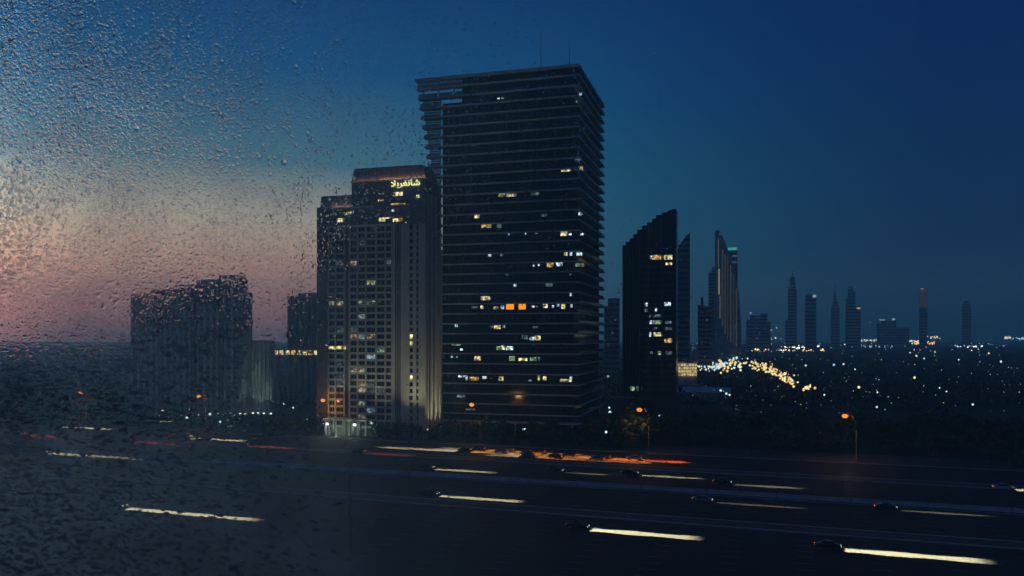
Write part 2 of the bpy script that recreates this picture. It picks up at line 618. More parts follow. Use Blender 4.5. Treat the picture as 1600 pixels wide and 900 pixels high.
# ------------------------------------------------------------------ hotel
def hotel():
    F = Frame(665, 300, 'hotel_tower', 'stepped pale stone hotel with lit crowns and glowing rooftop sign, beside the slab tower')
    e = F.e
    DEP = F.ly_side(690, 0)
    x = lambda p, l=0: F.lx(p, l)
    zt = lambda py, p=590: F.lz(py, F.lx(p))
    # set-back block at the far left, its recess shade put into dark stone
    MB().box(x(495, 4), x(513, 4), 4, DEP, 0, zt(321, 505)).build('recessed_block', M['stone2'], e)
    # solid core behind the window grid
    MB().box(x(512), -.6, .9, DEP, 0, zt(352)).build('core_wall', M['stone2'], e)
    ztop = zt(352)
    zbase = zt(668)
    cols = [(514, 522.5), (525, 536.5), (547, 557), (559.5, 570), (572.5, 586), (588.5, 600.5), (603, 611)]
    piers = [(512, 514), (522.5, 525), (536.5, 538.5), (544.5, 547), (557, 559.5), (570, 572.5), (586, 588.5), (600.5, 603), (611, 617)]
    for a, b_ in piers:
        MB().box(x(a), x(b_), 0, .9, 0, ztop).build('pier', M['stone'], e)
    rows = 30
    rh = (ztop - zbase) / rows
    for r in range(rows + 1):
        z_ = zbase + r * rh
        for a, b_ in ((514, 538.4), (544.6, 611)):
            MB().box(x(a), x(b_), .12, .9, z_ - .42, z_ + .42).build('spandrel', M['stone'], e)
    litset = {}
    for px, py, k in ((568, 384, 'd'), (541, 407, 'd'), (555, 408, 'y'), (606, 408, 'd'), (580, 440, 'y'), (518, 474, 'y'), (530, 474, 'y'), (565, 474, 'g'), (578, 474, 'g'),
                      (566, 499, 'w'), (550, 514, 'd'), (530, 520, 'd'), (552, 531, 'o'), (566, 531, 'w'), (578, 524, 'y'), (594, 543, 'g'), (580, 561, 'w'), (530, 570, 'd'),
                      (552, 578, 'y'), (566, 580, 'y'), (530, 592, 'd'), (564, 600, 'o'), (564, 609, 'y'), (580, 598, 'd'), (518, 608, 'd'), (566, 628, 'g'), (580, 637, 'b'), (564, 647, 'y'), (530, 600, 'd'), (580, 610, 'd'), (594, 610, 'd')):
        z_ = F.lz(py, x(px))
        r = int((z_ - zbase) / rh)
        c = min(range(7), key=lambda i: abs((cols[i][0] + cols[i][1]) / 2 - px))
        litset[(c, r)] = k
    for c, (a, b_) in enumerate(cols):
        for r in range(rows):
            z0, z1 = zbase + r * rh + .42, zbase + (r + 1) * rh - .42
            k = litset.get((c, r))
            m = LITS[k] if k else M['wglass']
            x0, x1 = x(a), x(b_)
            wo = MB().box(x0, x1, .55, .60, z0, z1).build('window', m, e)
            if r % 1 == 0:
                xm = (x0 + x1) / 2
                MB().box(xm - .05, xm + .05, .5, .549, z0, z1).build('mullion', M['stone'], wo)
    # dark vertical slot with thin fins, then the plain corner bay
    MB().box(x(617), x(626), .7, .898, 0, zt(350)).build('slot_glass', M['wglass'], e)
    for p in (619.5, 623):
        MB().box(x(p) - .12, x(p) + .12, .2, .698, 0, zt(352)).build('slot_fin', M['stone'], e)
    zc = F.lz(283, 0)
    zcb = zt(352)
    # corner bay wall strips between two window columns
    for a, b_ in ((626, 640), (645, 650.5), (654, 665)):
        MB().box(x(a), x(b_), -.1, .9, 0, zcb).build('corner_wall', M['stone'], e)
    for a, b_ in ((640, 645), (650.5, 654)):
        for r in range(rows):
            z0, z1 = zbase + r * rh, zbase + (r + 1) * rh
            MB().box(x(a), x(b_), .05, .88, z0 - .5, z0 + .5).build('corner_spandrel', M['stone'], e)
            k = 'y' if (a == 640 and r in (13, 7, 12)) else None
            MB().box(x(a), x(b_), .5, .56, z0 + .5, z1 - .5).build('corner_window', LIT[k] if k else M['wglass'], e)
    # side: lit columns
    for i in range(7):
        y0 = 1.5 + i * (DEP - 1.5) / 7
        MB().box(-.6, .55 if i % 2 else .2, y0, y0 + (DEP - 1.5) / 7 * .55, 0, zt(300, 660) if i < 5 else zt(352, 660)).build('side_column', M['stone'], e)
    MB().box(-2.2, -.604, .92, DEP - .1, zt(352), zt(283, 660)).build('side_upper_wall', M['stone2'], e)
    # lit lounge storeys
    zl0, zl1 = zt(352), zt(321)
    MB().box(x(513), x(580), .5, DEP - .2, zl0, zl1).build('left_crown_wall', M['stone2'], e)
    MB().box(x(511), x(580.5), -.25, .498, zl1 - .45, zl1).build('left_cornice', M['stone'], e)
    MB().box(x(511), x(618), -.25, .3, zl0, zl0 + .5).build('string_course', M['stone'], e)
    # left sloped crown
    ly1, ly0 = 9.5, 1.0
    z0, z1 = zl1 + .01, zt(303, 540)
    v = MB()
    a0, a1, b0, b1 = x(500, 1), x(580, 1), x(502, 2.2), x(578, 2.2)
    v.v = [(a0, ly0, z0), (a1, ly0, z0), (a1, ly1, z0), (a0, ly1, z0), (b0, ly0 + 1.3, z1), (b1, ly0 + 1.3, z1), (b1, ly1 - 1, z1), (b0, ly1 - 1, z1)]
    v.f = [(0, 3, 2, 1), (4, 5, 6, 7), (0, 1, 5, 4), (1, 2, 6, 5), (2, 3, 7, 6), (3, 0, 4, 7)]
    v.build('crown_roof', M['roofcopper'], e)
    # tall right crown
    z2, z3 = F.lz(283, x(600)), F.lz(259.5, x(600))
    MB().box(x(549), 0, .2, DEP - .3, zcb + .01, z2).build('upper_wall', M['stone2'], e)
    v = MB()
    a0, a1, b0, b1 = x(549), x(666), x(554, 1.5), x(660.5, 1.5)
    v.v = [(a0, -.1, z2 + .3), (a1, -.1, z2 + .3), (a1, 12, z2 + .3), (a0, 12, z2 + .3), (b0, 1.4, z3), (b1, 1.4, z3), (b1, 11, z3), (b0, 11, z3)]
    v.f = [(0, 3, 2, 1), (4, 5, 6, 7), (0, 1, 5, 4), (1, 2, 6, 5), (2, 3, 7, 6), (3, 0, 4, 7)]
    v.build('crown_roof', M['roofcopper'], e)
    MB().box(x(548), .3, -.7, 12.2, z2 + .003, z2 + .297).build('crown_ledge', M['stone'], e)
    # roof ribs
    for i in range(14):
        p = 551 + i * 8.3
        xa, xb = x(p), x(554 + (p - 549) * (106.5 / 117), 1.5)
        m = MB()
        m.v = [(xa - .09, -.2, z2 + .31), (xa + .09, -.2, z2 + .31), (xb + .09, 1.3, z3), (xb - .09, 1.3, z3), (xa - .09, .0, z2 + .31), (xa + .09, .0, z2 + .31), (xb + .09, 1.5, z3), (xb - .09, 1.5, z3)]
        m.f = [(0, 1, 2, 3), (7, 6, 5, 4), (0, 3, 7, 4), (1, 5, 6, 2), (3, 2, 6, 7), (0, 4, 5, 1)]
        m.build('roof_rib', M['roofcopper'], e)
    # crown lights: real linear lamps on the ledges
    def strip(p0, p1, ly, z_, power, col):
        la = D.lights.new('crown_lamp', 'AREA')
        la.shape = 'RECTANGLE'
        la.size = abs(x(p1) - x(p0))
        la.size_y = .15
        la.energy = power
        la.color = col
        o = D.objects.new('crown_lamp', la)
        COL.objects.link(o)
        o.parent = e
        o.location = ((x(p0) + x(p1)) / 2, ly, z_)
        o.rotation_euler = (math.radians(180 - 25), 0, 0)
    strip(592, 664, -.55, z2 + .36, 190, (1, .52, .25))
    strip(552, 590, -.55, z2 + .36, 40, (1, .52, .3))
    strip(516, 578, .6, zl1 + .1, 130, (1, .56, .36))
    L = [(541, 334, 8, 4, 'y'), (546, 333, 6, 4, 'y'), (565, 333, 8, 5, 'y'), (555, 334, 8, 4, 'd'), (531, 344, 8, 6, 'y'), (556, 344, 8, 5, 'o'), (563, 344, 10, 6, 'y')]
    lit_windows(F, L, .5)
    L = [(597, 343, 10, 6, 'y'), (606, 340.5, 8, 2, 'y'), (618, 344, 8, 5, 'y'), (626, 343, 6, 5, 'o'), (634, 347, 3, 3, 'w'), (622, 303, 15, 6, 'y'), (653, 307, 5, 5, 'y'),
         (595, 313, 8, 2.5, 'y'), (596, 303, 8, 2, 'd'), (622, 319, 22, 3, 'o'), (614, 329, 4, 3, 'w')]
    lit_windows(F, L, .2)
    MB().box(x(611), x(637), -.5, .19, zt(321.5) - .2, zt(321.5) + .05).build('terrace_ledge', M['stone'], e)
    # low band of cream light, added here as a lit window row, and the entrance
    lit_windows(F, [(527, 543.5, 27, 5, 'y')], .02)
    # glowing sign over the corner
    sign(F, x, e)
    # entrance canopy with lamps
    zc_ = 6.2
    MB().box(x(516), x(582), -5.5, -.35, zc_, zc_ + .7).build('entrance_canopy', M['stone'], e)
    for p in (519, 532, 546, 560, 572):
        MB().tube([(x(p), -5, 0), (x(p), -5, zc_)], .45, 10).build('canopy_column', M['stone'], e, True)
    for p, ww in ((524, .7), (566, .7)):
        MB().ball((x(p), -6.2, 5.0), ww, (1, .6, .7)).build('entrance_lamp', emit('entrance_white', (.92, 1, .96), 3.0), e, True)
        li(e, (x(p), -6.9, 4.2), 420, (.85, 1, .85), 'POINT')
    for p in (531, 543):
        li(e, (x(p), -3, .6), 300, (.95, 1, .72), 'POINT')
    # warm wash up the stone from lamps set in the ground
    for p, ww, en in ((520, -9, 7000), (552, -9, 7000), (580, -9, 6500), (600, -9, 6500), (640, -9, 8500), (660, -9, 9500)):
        up(e, (x(p), ww, .5), (x(p), .5, 34), en, (1, .83, .56), 50)
    for yy, en in ((3, 7000), (8, 7000), (13, 5000)):
        up(e, (5.0, yy, .5), (0.0, yy, 24), en, (1, .82, .52), 58)


def li(parent, loc, power, col, kind='POINT', r=.2):
    la = D.lights.new('lamp_light', kind)
    la.energy = power
    la.color = col
    la.shadow_soft_size = r
    o = D.objects.new('lamp_light', la)
    COL.objects.link(o)
    o.parent = parent
    o.location = loc
    return o


def up(parent, loc, target, power, col, size=45):
    o = li(parent, loc, power, col, 'SPOT', .15)
    o.name = 'uplight'
    o.data.spot_size = math.radians(size)
    o.data.spot_blend = .8
    o.rotation_euler = (Vector(target) - Vector(loc)).to_track_quat('-Z', 'Y').to_euler()
    return o


def sign(F, x, e):
    txt = '\ufefc\ufef3\ufeae\ufed0\ufee7\ufe8e\ufeb7'
    cu = D.curves.new('sign_letters', 'FONT')
    cu.body = txt
    cu.size = 1
    cu.extrude = .05
    cu.offset = .012
    cu.resolution_u = 2
    o = D.objects.new('tmp_letters', cu)
    COL.objects.link(o)
    bpy.context.view_layer.update()
    dg = bpy.context.evaluated_depsgraph_get()
    me = D.meshes.new_from_object(o.evaluated_get(dg))
    D.objects.remove(o)
    n = len(me.vertices)
    co = np.empty(n * 3)
    me.vertices.foreach_get('co', co)
    co = co.reshape(-1, 3)
    mn, mx_ = co.min(0), co.max(0)
    co = (co - mn) / (mx_ - mn)
    x0, x1 = x(611, -.2), x(656, -.2)
    z0, z1 = F.lz(293.5, (x0 + x1) / 2), F.lz(281, (x0 + x1) / 2)
    loc = np.stack([x0 + co[:, 0] * (x1 - x0), -.35 + .3 * (1 - co[:, 2]) - .0, z0 + co[:, 1] * (z1 - z0)], 1)
    me.vertices.foreach_set('co', loc.ravel())
    me.materials.clear()
    me.materials.append(emit('sign_glow', (1, .82, .36), 1.5))
    link('sign_letters', me, e)


hotel()

# ------------------------------------------------------------------ block of flats on the left
def flats():
    F = Frame(372, 392, 'apartment_block', 'broad apartment block with ribbed front on the left, seen through wet glass', 'building')
    e = F.e
    x = F.lx
    z = lambda py, p: F.lz(py, x(p))
    zl = z(460, 205)
    for p0, p1, pt in ((205, 238, 459), (238, 275, 452), (275, 312, 445), (312, 372, 436)):
        MB().box(x(p0) + .003, x(p1), .8, 8, 0, z(pt, (p0 + p1) / 2)).build('core_wall', M['greywall'], e)
    # raised stair core at the right
    MB().box(x(338), -.3, 2, 7, z(436, 342) + .002, z(429.5, 345)).build('roof_core', M['greywall'], e)
    MB().box(.002, F.lx(385, 3), 3, 7.9, 0, z(456, 385)).build('end_wing', M['paleWall'], e)
    MB().box(F.lx(384, 8), F.lx(424, 8), 8, 11, 0, z(532, 410)).build('low_wing', M['paleWall'], e)
    n = 16
    HT = [z(pt, p) for p, pt in ((220, 459), (255, 452), (292, 445), (342, 436))]
    edges = [x(238), x(275), x(312), 99]
    for k in range(n):
        x0 = x(205) + (0 - x(205)) * k / n
        wd = -x(205) / n
        H = HT[[x0 + .5 * wd < q for q in edges].index(True)] - .3
        if k in (4, 9, 13):
            MB().box(x0, x0 + wd * .9, -.9, .798, 0, H - 2).build('balcony_stack', M['dwall'], e)
        MB().box(x0, x0 + wd * .3, -.3 if k not in (4, 9, 13) else -1.2, .798 if k not in (4, 9, 13) else -.902, 0, H).build('pier', M['paleWall'], e)
        for r in range(26):
            if k in (4, 9, 13):
                continue
            zz_ = 3 + r * 2.35
            if zz_ > H - 3:
                break
            MB().box(x0 + wd * .32, x0 + wd * .98, .72, .796, zz_, zz_ + 1.4).build('window', M['wglass'], e) if (k * 26 + r) % 2 == 0 else None
    for r in range(28):
        zz_ = 2.2 + r * 2.35
        if zz_ > HT[3] - 1:
            break
        xl_ = [a for a, hh in zip((x(205), x(238), x(275), x(312)), HT) if hh > zz_ + 1][0]
        MB().box(xl_ + .01, 0, .3, .71, zz_, zz_ + .5).build('floor_band', M['greywall'], e)
    for p, ly, en in ((340, -4, 300), (362, -4, 500), (376, -1, 900), (384, -1, 700), (396, 4, 1500), (404, 4, 1000), (413, 4, 900), (424, 4, 900)):
        up(e, (F.lx(p, ly), ly, .4), (F.lx(p, ly), ly + 3.6, 16), en * 8, (.86, 1, .7), 46)
        MB().ball((F.lx(p, ly), ly - .4, .6), .55, (1, 1, .7)).build('ground_lamp', emit('flood_lamp', (.95, 1, .8), 1.6), e, True)
    for p in (394, 400, 406, 412, 418):
        MB().box(F.lx(p, 7.3), F.lx(p + 2.4, 7.3), 7.3, 7.998, 0, z(534, 410)).build('wing_pier', M['paleWall'], e)


flats()


def side_block():
    F = Frame(500, 470, 'apartment_block', 'plain grey block half hidden by the left edge of the hotel', 'building')
    e = F.e
    x = F.lx
    MB().box(x(449), 0, 0, 20, 0, F.lz(462, x(475))).build('wall', M['greywall'], e)
    MB().box(x(463), -.2, 2, 14, F.lz(462, x(475)) + .002, F.lz(457, x(485))).build('roof_plant', M['greywall'], e)
    for k in range(5):
        MB().box(x(452 + k * 9), x(457 + k * 9), -.35, -.002, 0, F.lz(464, x(475))).build('balcony_stack', M['stone2'], e)
    # lit walkway added to give a low band of cream light a body
    b = Frame(500, 440, 'lightbridge', 'lit covered footbridge standing in for a band of cream light low behind the left edge of the hotel', 'bridge')
    zb = b.lz(551, b.lx(460))
    MB().box(b.lx(425), b.lx(505), 0, 4, zb - 2.4, zb - 1.2).build('deck', M['greywall'], b.e)
    MB().box(b.lx(425), b.lx(505), 0, 4, zb + 1.2, zb + 1.8).build('roof', M['greywall'], b.e)
    for k in range(9):
        p = 427 + k * 9
        MB().box(b.lx(p), b.lx(p + 6.5), .6, .8, zb - 1.196, zb + 1.196).build('lit_window', LIT['y' if k % 3 else 'o'], b.e)
        MB().box(b.lx(p + 7), b.lx(p + 8.2), .3, .9, zb - 1.196, zb + 1.196).build('post', M['greywall'], b.e)
    for p in (430, 465, 498):
        MB().box(b.lx(p), b.lx(p + 3), 1, 3, 0, zb - 2.402).build('bridge_pier', M['greywall'], b.e)


side_block()


# ------------------------------------------------------------------ raked-top tower right of the slab tower
def raked_tower():
    F = Frame(1056.5, 400, 'office_tower', 'dark tower with a stepped raked roofline, right of the slab tower')
    e = F.e
    x = F.lx
    prof = [(972, 386), (977, 380), (983, 375), (989, 369), (995, 362), (1003, 355), (1011, 350), (1019, 345), (1025, 338), (1034, 334), (1043, 330), (1050, 327.5), (1056.5, 326)]
    for (a, t0), (b_, t1) in zip(prof, prof[1:]):
        MB().box(x(a), x(b_) - .004, 0 if a >= 1003 else 1.2, 11, 0, F.lz((t0 + t1) / 2, x(a))).build('facade_bay', M['blackglass'], e)
    for k in range(9):
        p = 974 + k * 3.6
        MB().box(x(p, .7) - .15, x(p, .7) + .15, .6, 1.198, 0, F.lz(392 - k * 3.5, x(p))).build('fin', M['dwall'], e)
    for r in range(26):
        z_ = 5 + r * 3.05
        MB().box(x(1004), -.05, -.12, -.003, z_, z_ + .55).build('spandrel', M['dwall'], e)
    for p in (1013, 1034, 1055):
        MB().box(x(p) - .3, x(p) + .3, -.3, -.004, 0, F.lz(352 - (p - 1013) * .45, x(p))).build('pier', M['dwall'], e)
    L = [(1017, 402, 3, 5, 'w'), (1027, 402, 16, 7, 'o'), (1044, 402, 13, 7, 'y'), (1045, 412, 10, 4, 'y'), (1010, 476, 5, 6, 'w'), (1043, 475, 10, 6, 'w'), (1010, 485, 5, 5, 'd'),
         (1025, 484, 3, 6, 'w'), (1016, 494, 3, 4, 'd'), (1027, 493.5, 14, 4, 'd'), (1017, 503.5, 4, 5, 'w'), (1028, 503.5, 14, 6, 'g'), (1044, 503.5, 10, 4, 'd'), (1024, 513, 5, 4, 'd'),
         (1044, 513, 12, 4, 'd'), (1016, 522.5, 3, 7, 'w'), (1028, 522.5, 14, 6, 'y'), (1044, 532, 12, 7, 'o'), (1030, 551.5, 6, 6, 'g'), (1018, 551, 4, 4, 'd'), (1045, 551.5, 10, 5, 'd'),
         (1020, 628, 6, 6, 'd'), (1033, 628, 8, 7, 'g'), (1045, 628, 9, 4, 'd')]
    lit_windows(F, L, -.13)
    lit_windows(F, [(988, 607, 7, 7, 'g'), (996, 607, 3, 7, 'd'), (1004, 607.5, 2.5, 6, 'd')], .59)
    # podium
    MB().box(x(965), x(1064), -5, -.4, 0, 7.5).build('podium', M['dwall'], e)


raked_tower()


# ------------------------------------------------------------------ far towers
def far(name, label, Y, pts, depth, m, bands=0, lights=(), cat='tower'):
    """pts: outline in picture columns/rows, built at its own distance with real size"""
    px0 = pts[0][0]
    e = empty(name, (X(px0, Y), Y, 0), -math.atan((px0 - 800) / FPX), label, cat)
    k = Y / FPX
    out_ = [((p[0] - px0) * k, max(0, CAM_H + (HOR - p[1]) * k)) for p in pts]
    co = math.cos(math.atan((px0 - 800) / FPX))
    out_ = [(p[0] * co, p[1]) for p in out_]
    MB().prism(out_, 'y', 0, depth).build('shaft', m, e)
    xs = [p[0] for p in out_]
    if bands:
        zmax = max(p[1] for p in out_)
        mb = MB()
        for i in range(int(zmax // bands)):
            zc = (i + .5) * bands
            # span of the outline at this height
            cr = []
            for (xa, za), (xb, zb) in zip(out_, out_[1:] + out_[:1]):
                if (za - zc) * (zb - zc) < 0:
                    cr.append(xa + (xb - xa) * (zc - za) / (zb - za))
            cr.sort()
            if len(cr) >= 2 and cr[-1] - cr[0] > 2:
                mb.box(cr[0] + .6, cr[-1] - .6, -.4, -.01, zc - bands * .22, zc + bands * .22)
        if mb.v:
            mb.build('window_bands', M['wglass'], e)['kind'] = 'stuff'
        # a few rooms with the light still on
        rr = random.Random(int(Y + px0))
        ml = MB()
        x0_, x1_ = min(xs), max(xs)
        for q in range(16):
            zc = 30 + rr.random() ** 1.5 * (zmax - 40)
            cr = [xa + (xb - xa) * (zc - za) / (zb - za) for (xa, za), (xb, zb) in zip(out_, out_[1:] + out_[:1]) if (za - zc) * (zb - zc) < 0]
            if len(cr) < 2:
                continue
            xc = rr.uniform(min(cr) + .5, max(cr) - .5)
            ml.box(xc - .5 * k, xc + .5 * k, -.7, -.45, zc - .45 * k, zc + .45 * k)
        if ml.v:
            ml.build('lit_rooms', FL['q'], e)['kind'] = 'stuff'
    for it in lights:
        px, py, w_, h_, c = it
        xc, zc = (px - px0) * k * co, CAM_H + (HOR - py) * k
        MB().box(xc - w_ * k / 2, xc + w_ * k / 2, -1.2, -.6, zc - h_ * k / 2, zc + h_ * k / 2).build('lit_window', FL[c] if c in FL else LIT[c], e)  # windows, and the added glow strips of the sail tower
    return e


FL = dict(w=emit('far_white', (.85, 1, .95), .6), y=emit('far_warm', (1, .7, .35), .8), q=emit('far_dimlight', (.7, .62, .5), .12), r=emit('far_brown', (.6, .34, .22), .09), v=emit('far_facade_glow', (.8, .6, .5), .07), u=emit('far_facade_glow_faint', (.7, .6, .6), .045), h=emit('far_bright_strip', (1, .8, .6), .3))
GB = 640


def gr(Y):
    return HOR + CAM_H * FPX / Y


far('office_tower', 'slim raked tower in haze just behind the dark raked tower', 620, [(1055, 640), (1055, 388), (1063, 381), (1069, 373), (1074, 367), (1078, 364), (1078, 640)], 22, M['farwall'], 4.2)
far('office_tower', 'low dark block left of the sail-shaped tower', 820, [(1090, 640), (1090, 476), (1095, 476), (1095, 464), (1099, 464), (1099, 478), (1113, 478), (1113, 640)], 30, M['farwall'], 4.5,
    [(1101, 466, 2, 2, 'q'), (1105, 500, 2, 2, 'q')])
far('office_tower', 'narrow stepped tower touching the left side of the sail-shaped tower', 1250, [(1107, 600), (1107, 425), (1112, 425), (1112, 418), (1117, 418), (1117, 600)], 30, M['farwall'], 5)
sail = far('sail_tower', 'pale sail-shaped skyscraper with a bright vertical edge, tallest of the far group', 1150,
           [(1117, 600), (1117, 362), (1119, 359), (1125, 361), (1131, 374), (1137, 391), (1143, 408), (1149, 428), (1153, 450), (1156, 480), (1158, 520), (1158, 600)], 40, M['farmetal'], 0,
           [(1125, 366, 2, 3, 'q'), (1122.5, 395, 1.6, 44, 'q'), (1123.5, 440, 2.2, 40, 'h'), (1125, 480, 2.4, 36, 'q'), (1129, 450, 1.6, 120, 'v'), (1133, 460, 1.6, 124, 'v'), (1137, 466, 1.6, 130, 'u'), (1141.5, 474, 2, 120, 'v'), (1146, 484, 2, 110, 'u'), (1150.5, 496, 2, 90, 'v')])  # faint upright strips are added glow in place of floodlight on the face
far('office_tower', 'dark block with a teal lit top behind the sail-shaped tower', 1260, [(1137, 600), (1137, 386), (1152.5, 386), (1152.5, 600)], 40, M['farwall'], 6,
    [(1144.5, 389, 14, 4.5, 't'), (1148, 400, 7, 3, 'd'), (1148, 410, 7, 2, 'd')])
far('apartment_block', 'hazy low blocks on the horizon right of the sail-shaped tower', 1900, [(1166, 570), (1166, 500), (1172, 500), (1172, 493), (1180, 493), (1180, 497), (1188, 497), (1188, 490), (1199, 490), (1199, 503), (1204, 503), (1204, 570)], 60, M['farwall'], 8,
    [(1173, 489, 3, 1.5, 'w'), (1205, 516, 2, 2, 'w'), (1213, 512, 2, 2, 'w')], 'building')
far('spire_tower', 'thin stepped skyscraper with a needle, left of the green-lit tower', 2300, [(1227, 560), (1227, 500), (1231, 500), (1231, 448), (1234, 448), (1234, 434), (1236.5, 434), (1238.2, 421), (1240, 434), (1242.5, 434), (1242.5, 452), (1245, 452), (1245, 560)], 45, M['farwall'], 9, [(1234, 449, 1.5, 2, 'q')])
far('office_tower', 'hazy square tower carrying a green-white light on its roof', 1900, [(1258, 560), (1258, 463), (1262, 460), (1275.5, 460), (1275.5, 560)], 45, M['farwall'], 9, [(1272.5, 463, 5, 4, 'w')])
far('spire_tower', 'faint needle tower between the green-lit and the twin-topped tower', 2600, [(1298, 560), (1298, 482), (1302, 470), (1303, 455), (1304.6, 443), (1306, 455), (1307.5, 470), (1312, 482), (1312, 560)], 45, M['farwall'], 10)
far('office_tower', 'faint tower with a notched top and amber light low on its side', 2300, [(1321, 560), (1321, 466), (1325, 466), (1325, 448), (1333, 448), (1333, 455), (1337, 455), (1337, 478), (1345, 478), (1345, 560)], 45, M['farwall'], 9, [(1341.5, 482, 5, 2.5, 'y')])
far('office_tower', 'lone distant tower with a lit brown upper half and white top', 2400, [(1436, 560), (1436, 452), (1439, 449), (1449, 449), (1449, 560)], 45, M['farwall'], 9,
    [(1442.5, 466, 11, 30, 'r'), (1440, 452, 6, 2.5, 'w'), (1447, 451, 3, 2, 'q')])
far('office_tower', 'faint round-topped tower far right on the horizon', 2800, [(1503, 560), (1503, 478), (1506, 471), (1511, 469), (1515, 474), (1517, 482), (1517, 560)], 45, M['farwall'], 10)
far('apartment_block', 'faint low blocks with two white lights left of the brown-topped tower', 2700, [(1370, 560), (1370, 505), (1377, 505), (1377, 500), (1384, 500), (1384, 508), (1394, 508), (1394, 500), (1400, 500), (1400, 512), (1420, 512), (1420, 560)], 60, M['farwall'], 9,
    [(1378, 500, 8, 1.6, 'w'), (1396, 499, 4, 3, 'w'), (1360, 503, 2, 2, 'q')], 'building')
far('office_tower', 'hazy block glimpsed between the slab tower and the raked tower', 760, [(944, 640), (944, 478), (950, 478), (950, 466), (968, 466), (968, 640)], 30, M['farwall'], 5, [(957, 520, 2, 2, 'q'), (950, 540, 3, 2, 'q'), (961, 500, 2, 2, 'q')])
far('lit_hall', 'floodlit yellow low hall at the foot of the right-hand towers', 560, [(1058, 611), (1058, 569), (1068, 566), (1076, 568), (1089, 566), (1089, 611)], 25, M['paleWall'], 0,
    [(1061.5 + 4.2 * a, 570 + 5 * b, 3.2, 3.6, 'y' if (a * 2 + b) % 3 else 'o') for a in range(7) for b in range(4)], 'building')  # floodlit glow of the front built as a grid of glowing panes
lh = Frame(1140, 470, 'warehouse', 'long low pale-roofed shed beside the dark raked tower', 'building')
MB().box(lh.lx(1066), 0, 0, 26, 0, 4.5).build('wall', M['paleWall'], lh.e)
MB().prism([(-1, 4.504), (27, 4.504), (27, 5.2), (13, 7.4), (-1, 5.2)], 'x', lh.lx(1065), .6).build('roof', mat('pale_roof', (.34, .36, .4), .5, noise=.2, nscale=.1), lh.e)


# ------------------------------------------------------------------ trees
def tree_mesh(seed, n=620, tall=1.0):
    r = np.random.default_rng(seed)
    blobs = [(r.normal(0, .42, 3) * (1, 1, .55) + (0, 0, .62 * tall), r.uniform(.24, .42)) for _ in range(11)]
    vs, fs = [], []
    for i in range(n):
        c, rad = blobs[r.integers(len(blobs))]
        d = r.normal(size=3)
        d /= np.linalg.norm(d)
        p = c + d * rad * (r.uniform(.35, 1) ** .5)
        a = r.normal(size=3)
        a /= np.linalg.norm(a)
        b = np.cross(a, r.normal(size=3))
        b /= np.linalg.norm(b)
        s = r.uniform(.035, .085)
        k = len(vs)
        vs += [tuple(p - a * s * 1.5), tuple(p - b * s), tuple(p + a * s * 1.5), tuple(p + b * s)]
        fs.append((k, k + 1, k + 2, k + 3))
    me = D.meshes.new('crown')
    me.from_pydata(vs, [], fs)
    return me


CROWNS = []
for i in range(5):
    me = tree_mesh(40 + i, tall=1 + .2 * (i % 2))
    me.materials.append(FOL[i % 3])
    CROWNS.append(me)
tr = MB().tube([(0, 0, 0), (.01, 0, .2), (.03, .02, .45), (.02, 0, .75)], [.05, .04, .03, .012], 7)
for a in (0, 2.1, 4.2):
    tr.tube([(.02, .01, .35), (.02 + .18 * math.cos(a), .18 * math.sin(a), .6), (.02 + .32 * math.cos(a), .32 * math.sin(a), .8)], [.025, .018, .006], 5)
TRUNK = tr.mesh('trunk', True)
TRUNK.materials.append(M['bark'])


def tree(x_, y_, h, label, group, wide=1.0):
    p_ = 800 + FPX * x_ / y_
    for lim, where in ((205, 'left of the apartment block'), (432, 'in front of the apartment block'), (512, 'between the apartment block and the hotel'), (692, 'in front of the hotel'),
                       (945, 'in front of the slab tower'), (1062, 'in front of the raked tower'), (1260, 'right of the raked tower'), (9999, 'towards the right edge of the photo')):
        if p_ < lim:
            break
    label = label + ', ' + where
    e = empty('tree', (x_, y_, 0), random.uniform(0, 6.28), label, 'tree', group)
    s = h / 1.15
    c = link('crown', random.choice(CROWNS), e)
    c.scale = (s * wide, s * wide, s)
    c.location = (0, 0, .05 * h)
    t_ = link('trunk', TRUNK, e)
    t_.scale = (s, s, s)


for i in range(40):           # row between the far pavement and the towers
    px = 20 + i * 24.5 + random.uniform(-9, 9)
    if 510 < px < 585:
        continue
    k = (px - 800) / FPX
    s_ = random.uniform(268, 277)
    Yt = s_ / (RN.x * k + RN.y)
    tree(k * Yt, Yt, random.uniform(4.2, 7.5), 'dark leafy street tree along the far pavement', 'street trees along the far pavement', random.uniform(.9, 1.4))
for i in range(26):           # the park edge on the right
    px = 950 + i * 27 + random.uniform(-10, 10)
    k = (px - 800) / FPX
    s_ = random.uniform(272, 330)
    Yt = s_ / (RN.x * k + RN.y)
    tree(k * Yt, Yt, random.uniform(6, 11), 'dark bushy tree at the unlit park edge', 'trees at the park edge', random.uniform(1, 1.5))
for i in range(20):           # grove on the far left
    px = -20 + i * 9.5 + random.uniform(-8, 8) + (0 if i < 20 else 200)
    k = (px - 800) / FPX
    s_ = random.uniform(278, 330)
    Yt = s_ / (RN.x * k + RN.y)
    tree(k * Yt, Yt, random.uniform(7, 12) if px < 190 else random.uniform(3.5, 5), 'dark tree in the left grove behind the pavement trees', 'trees in the left grove', random.uniform(.9, 1.3))


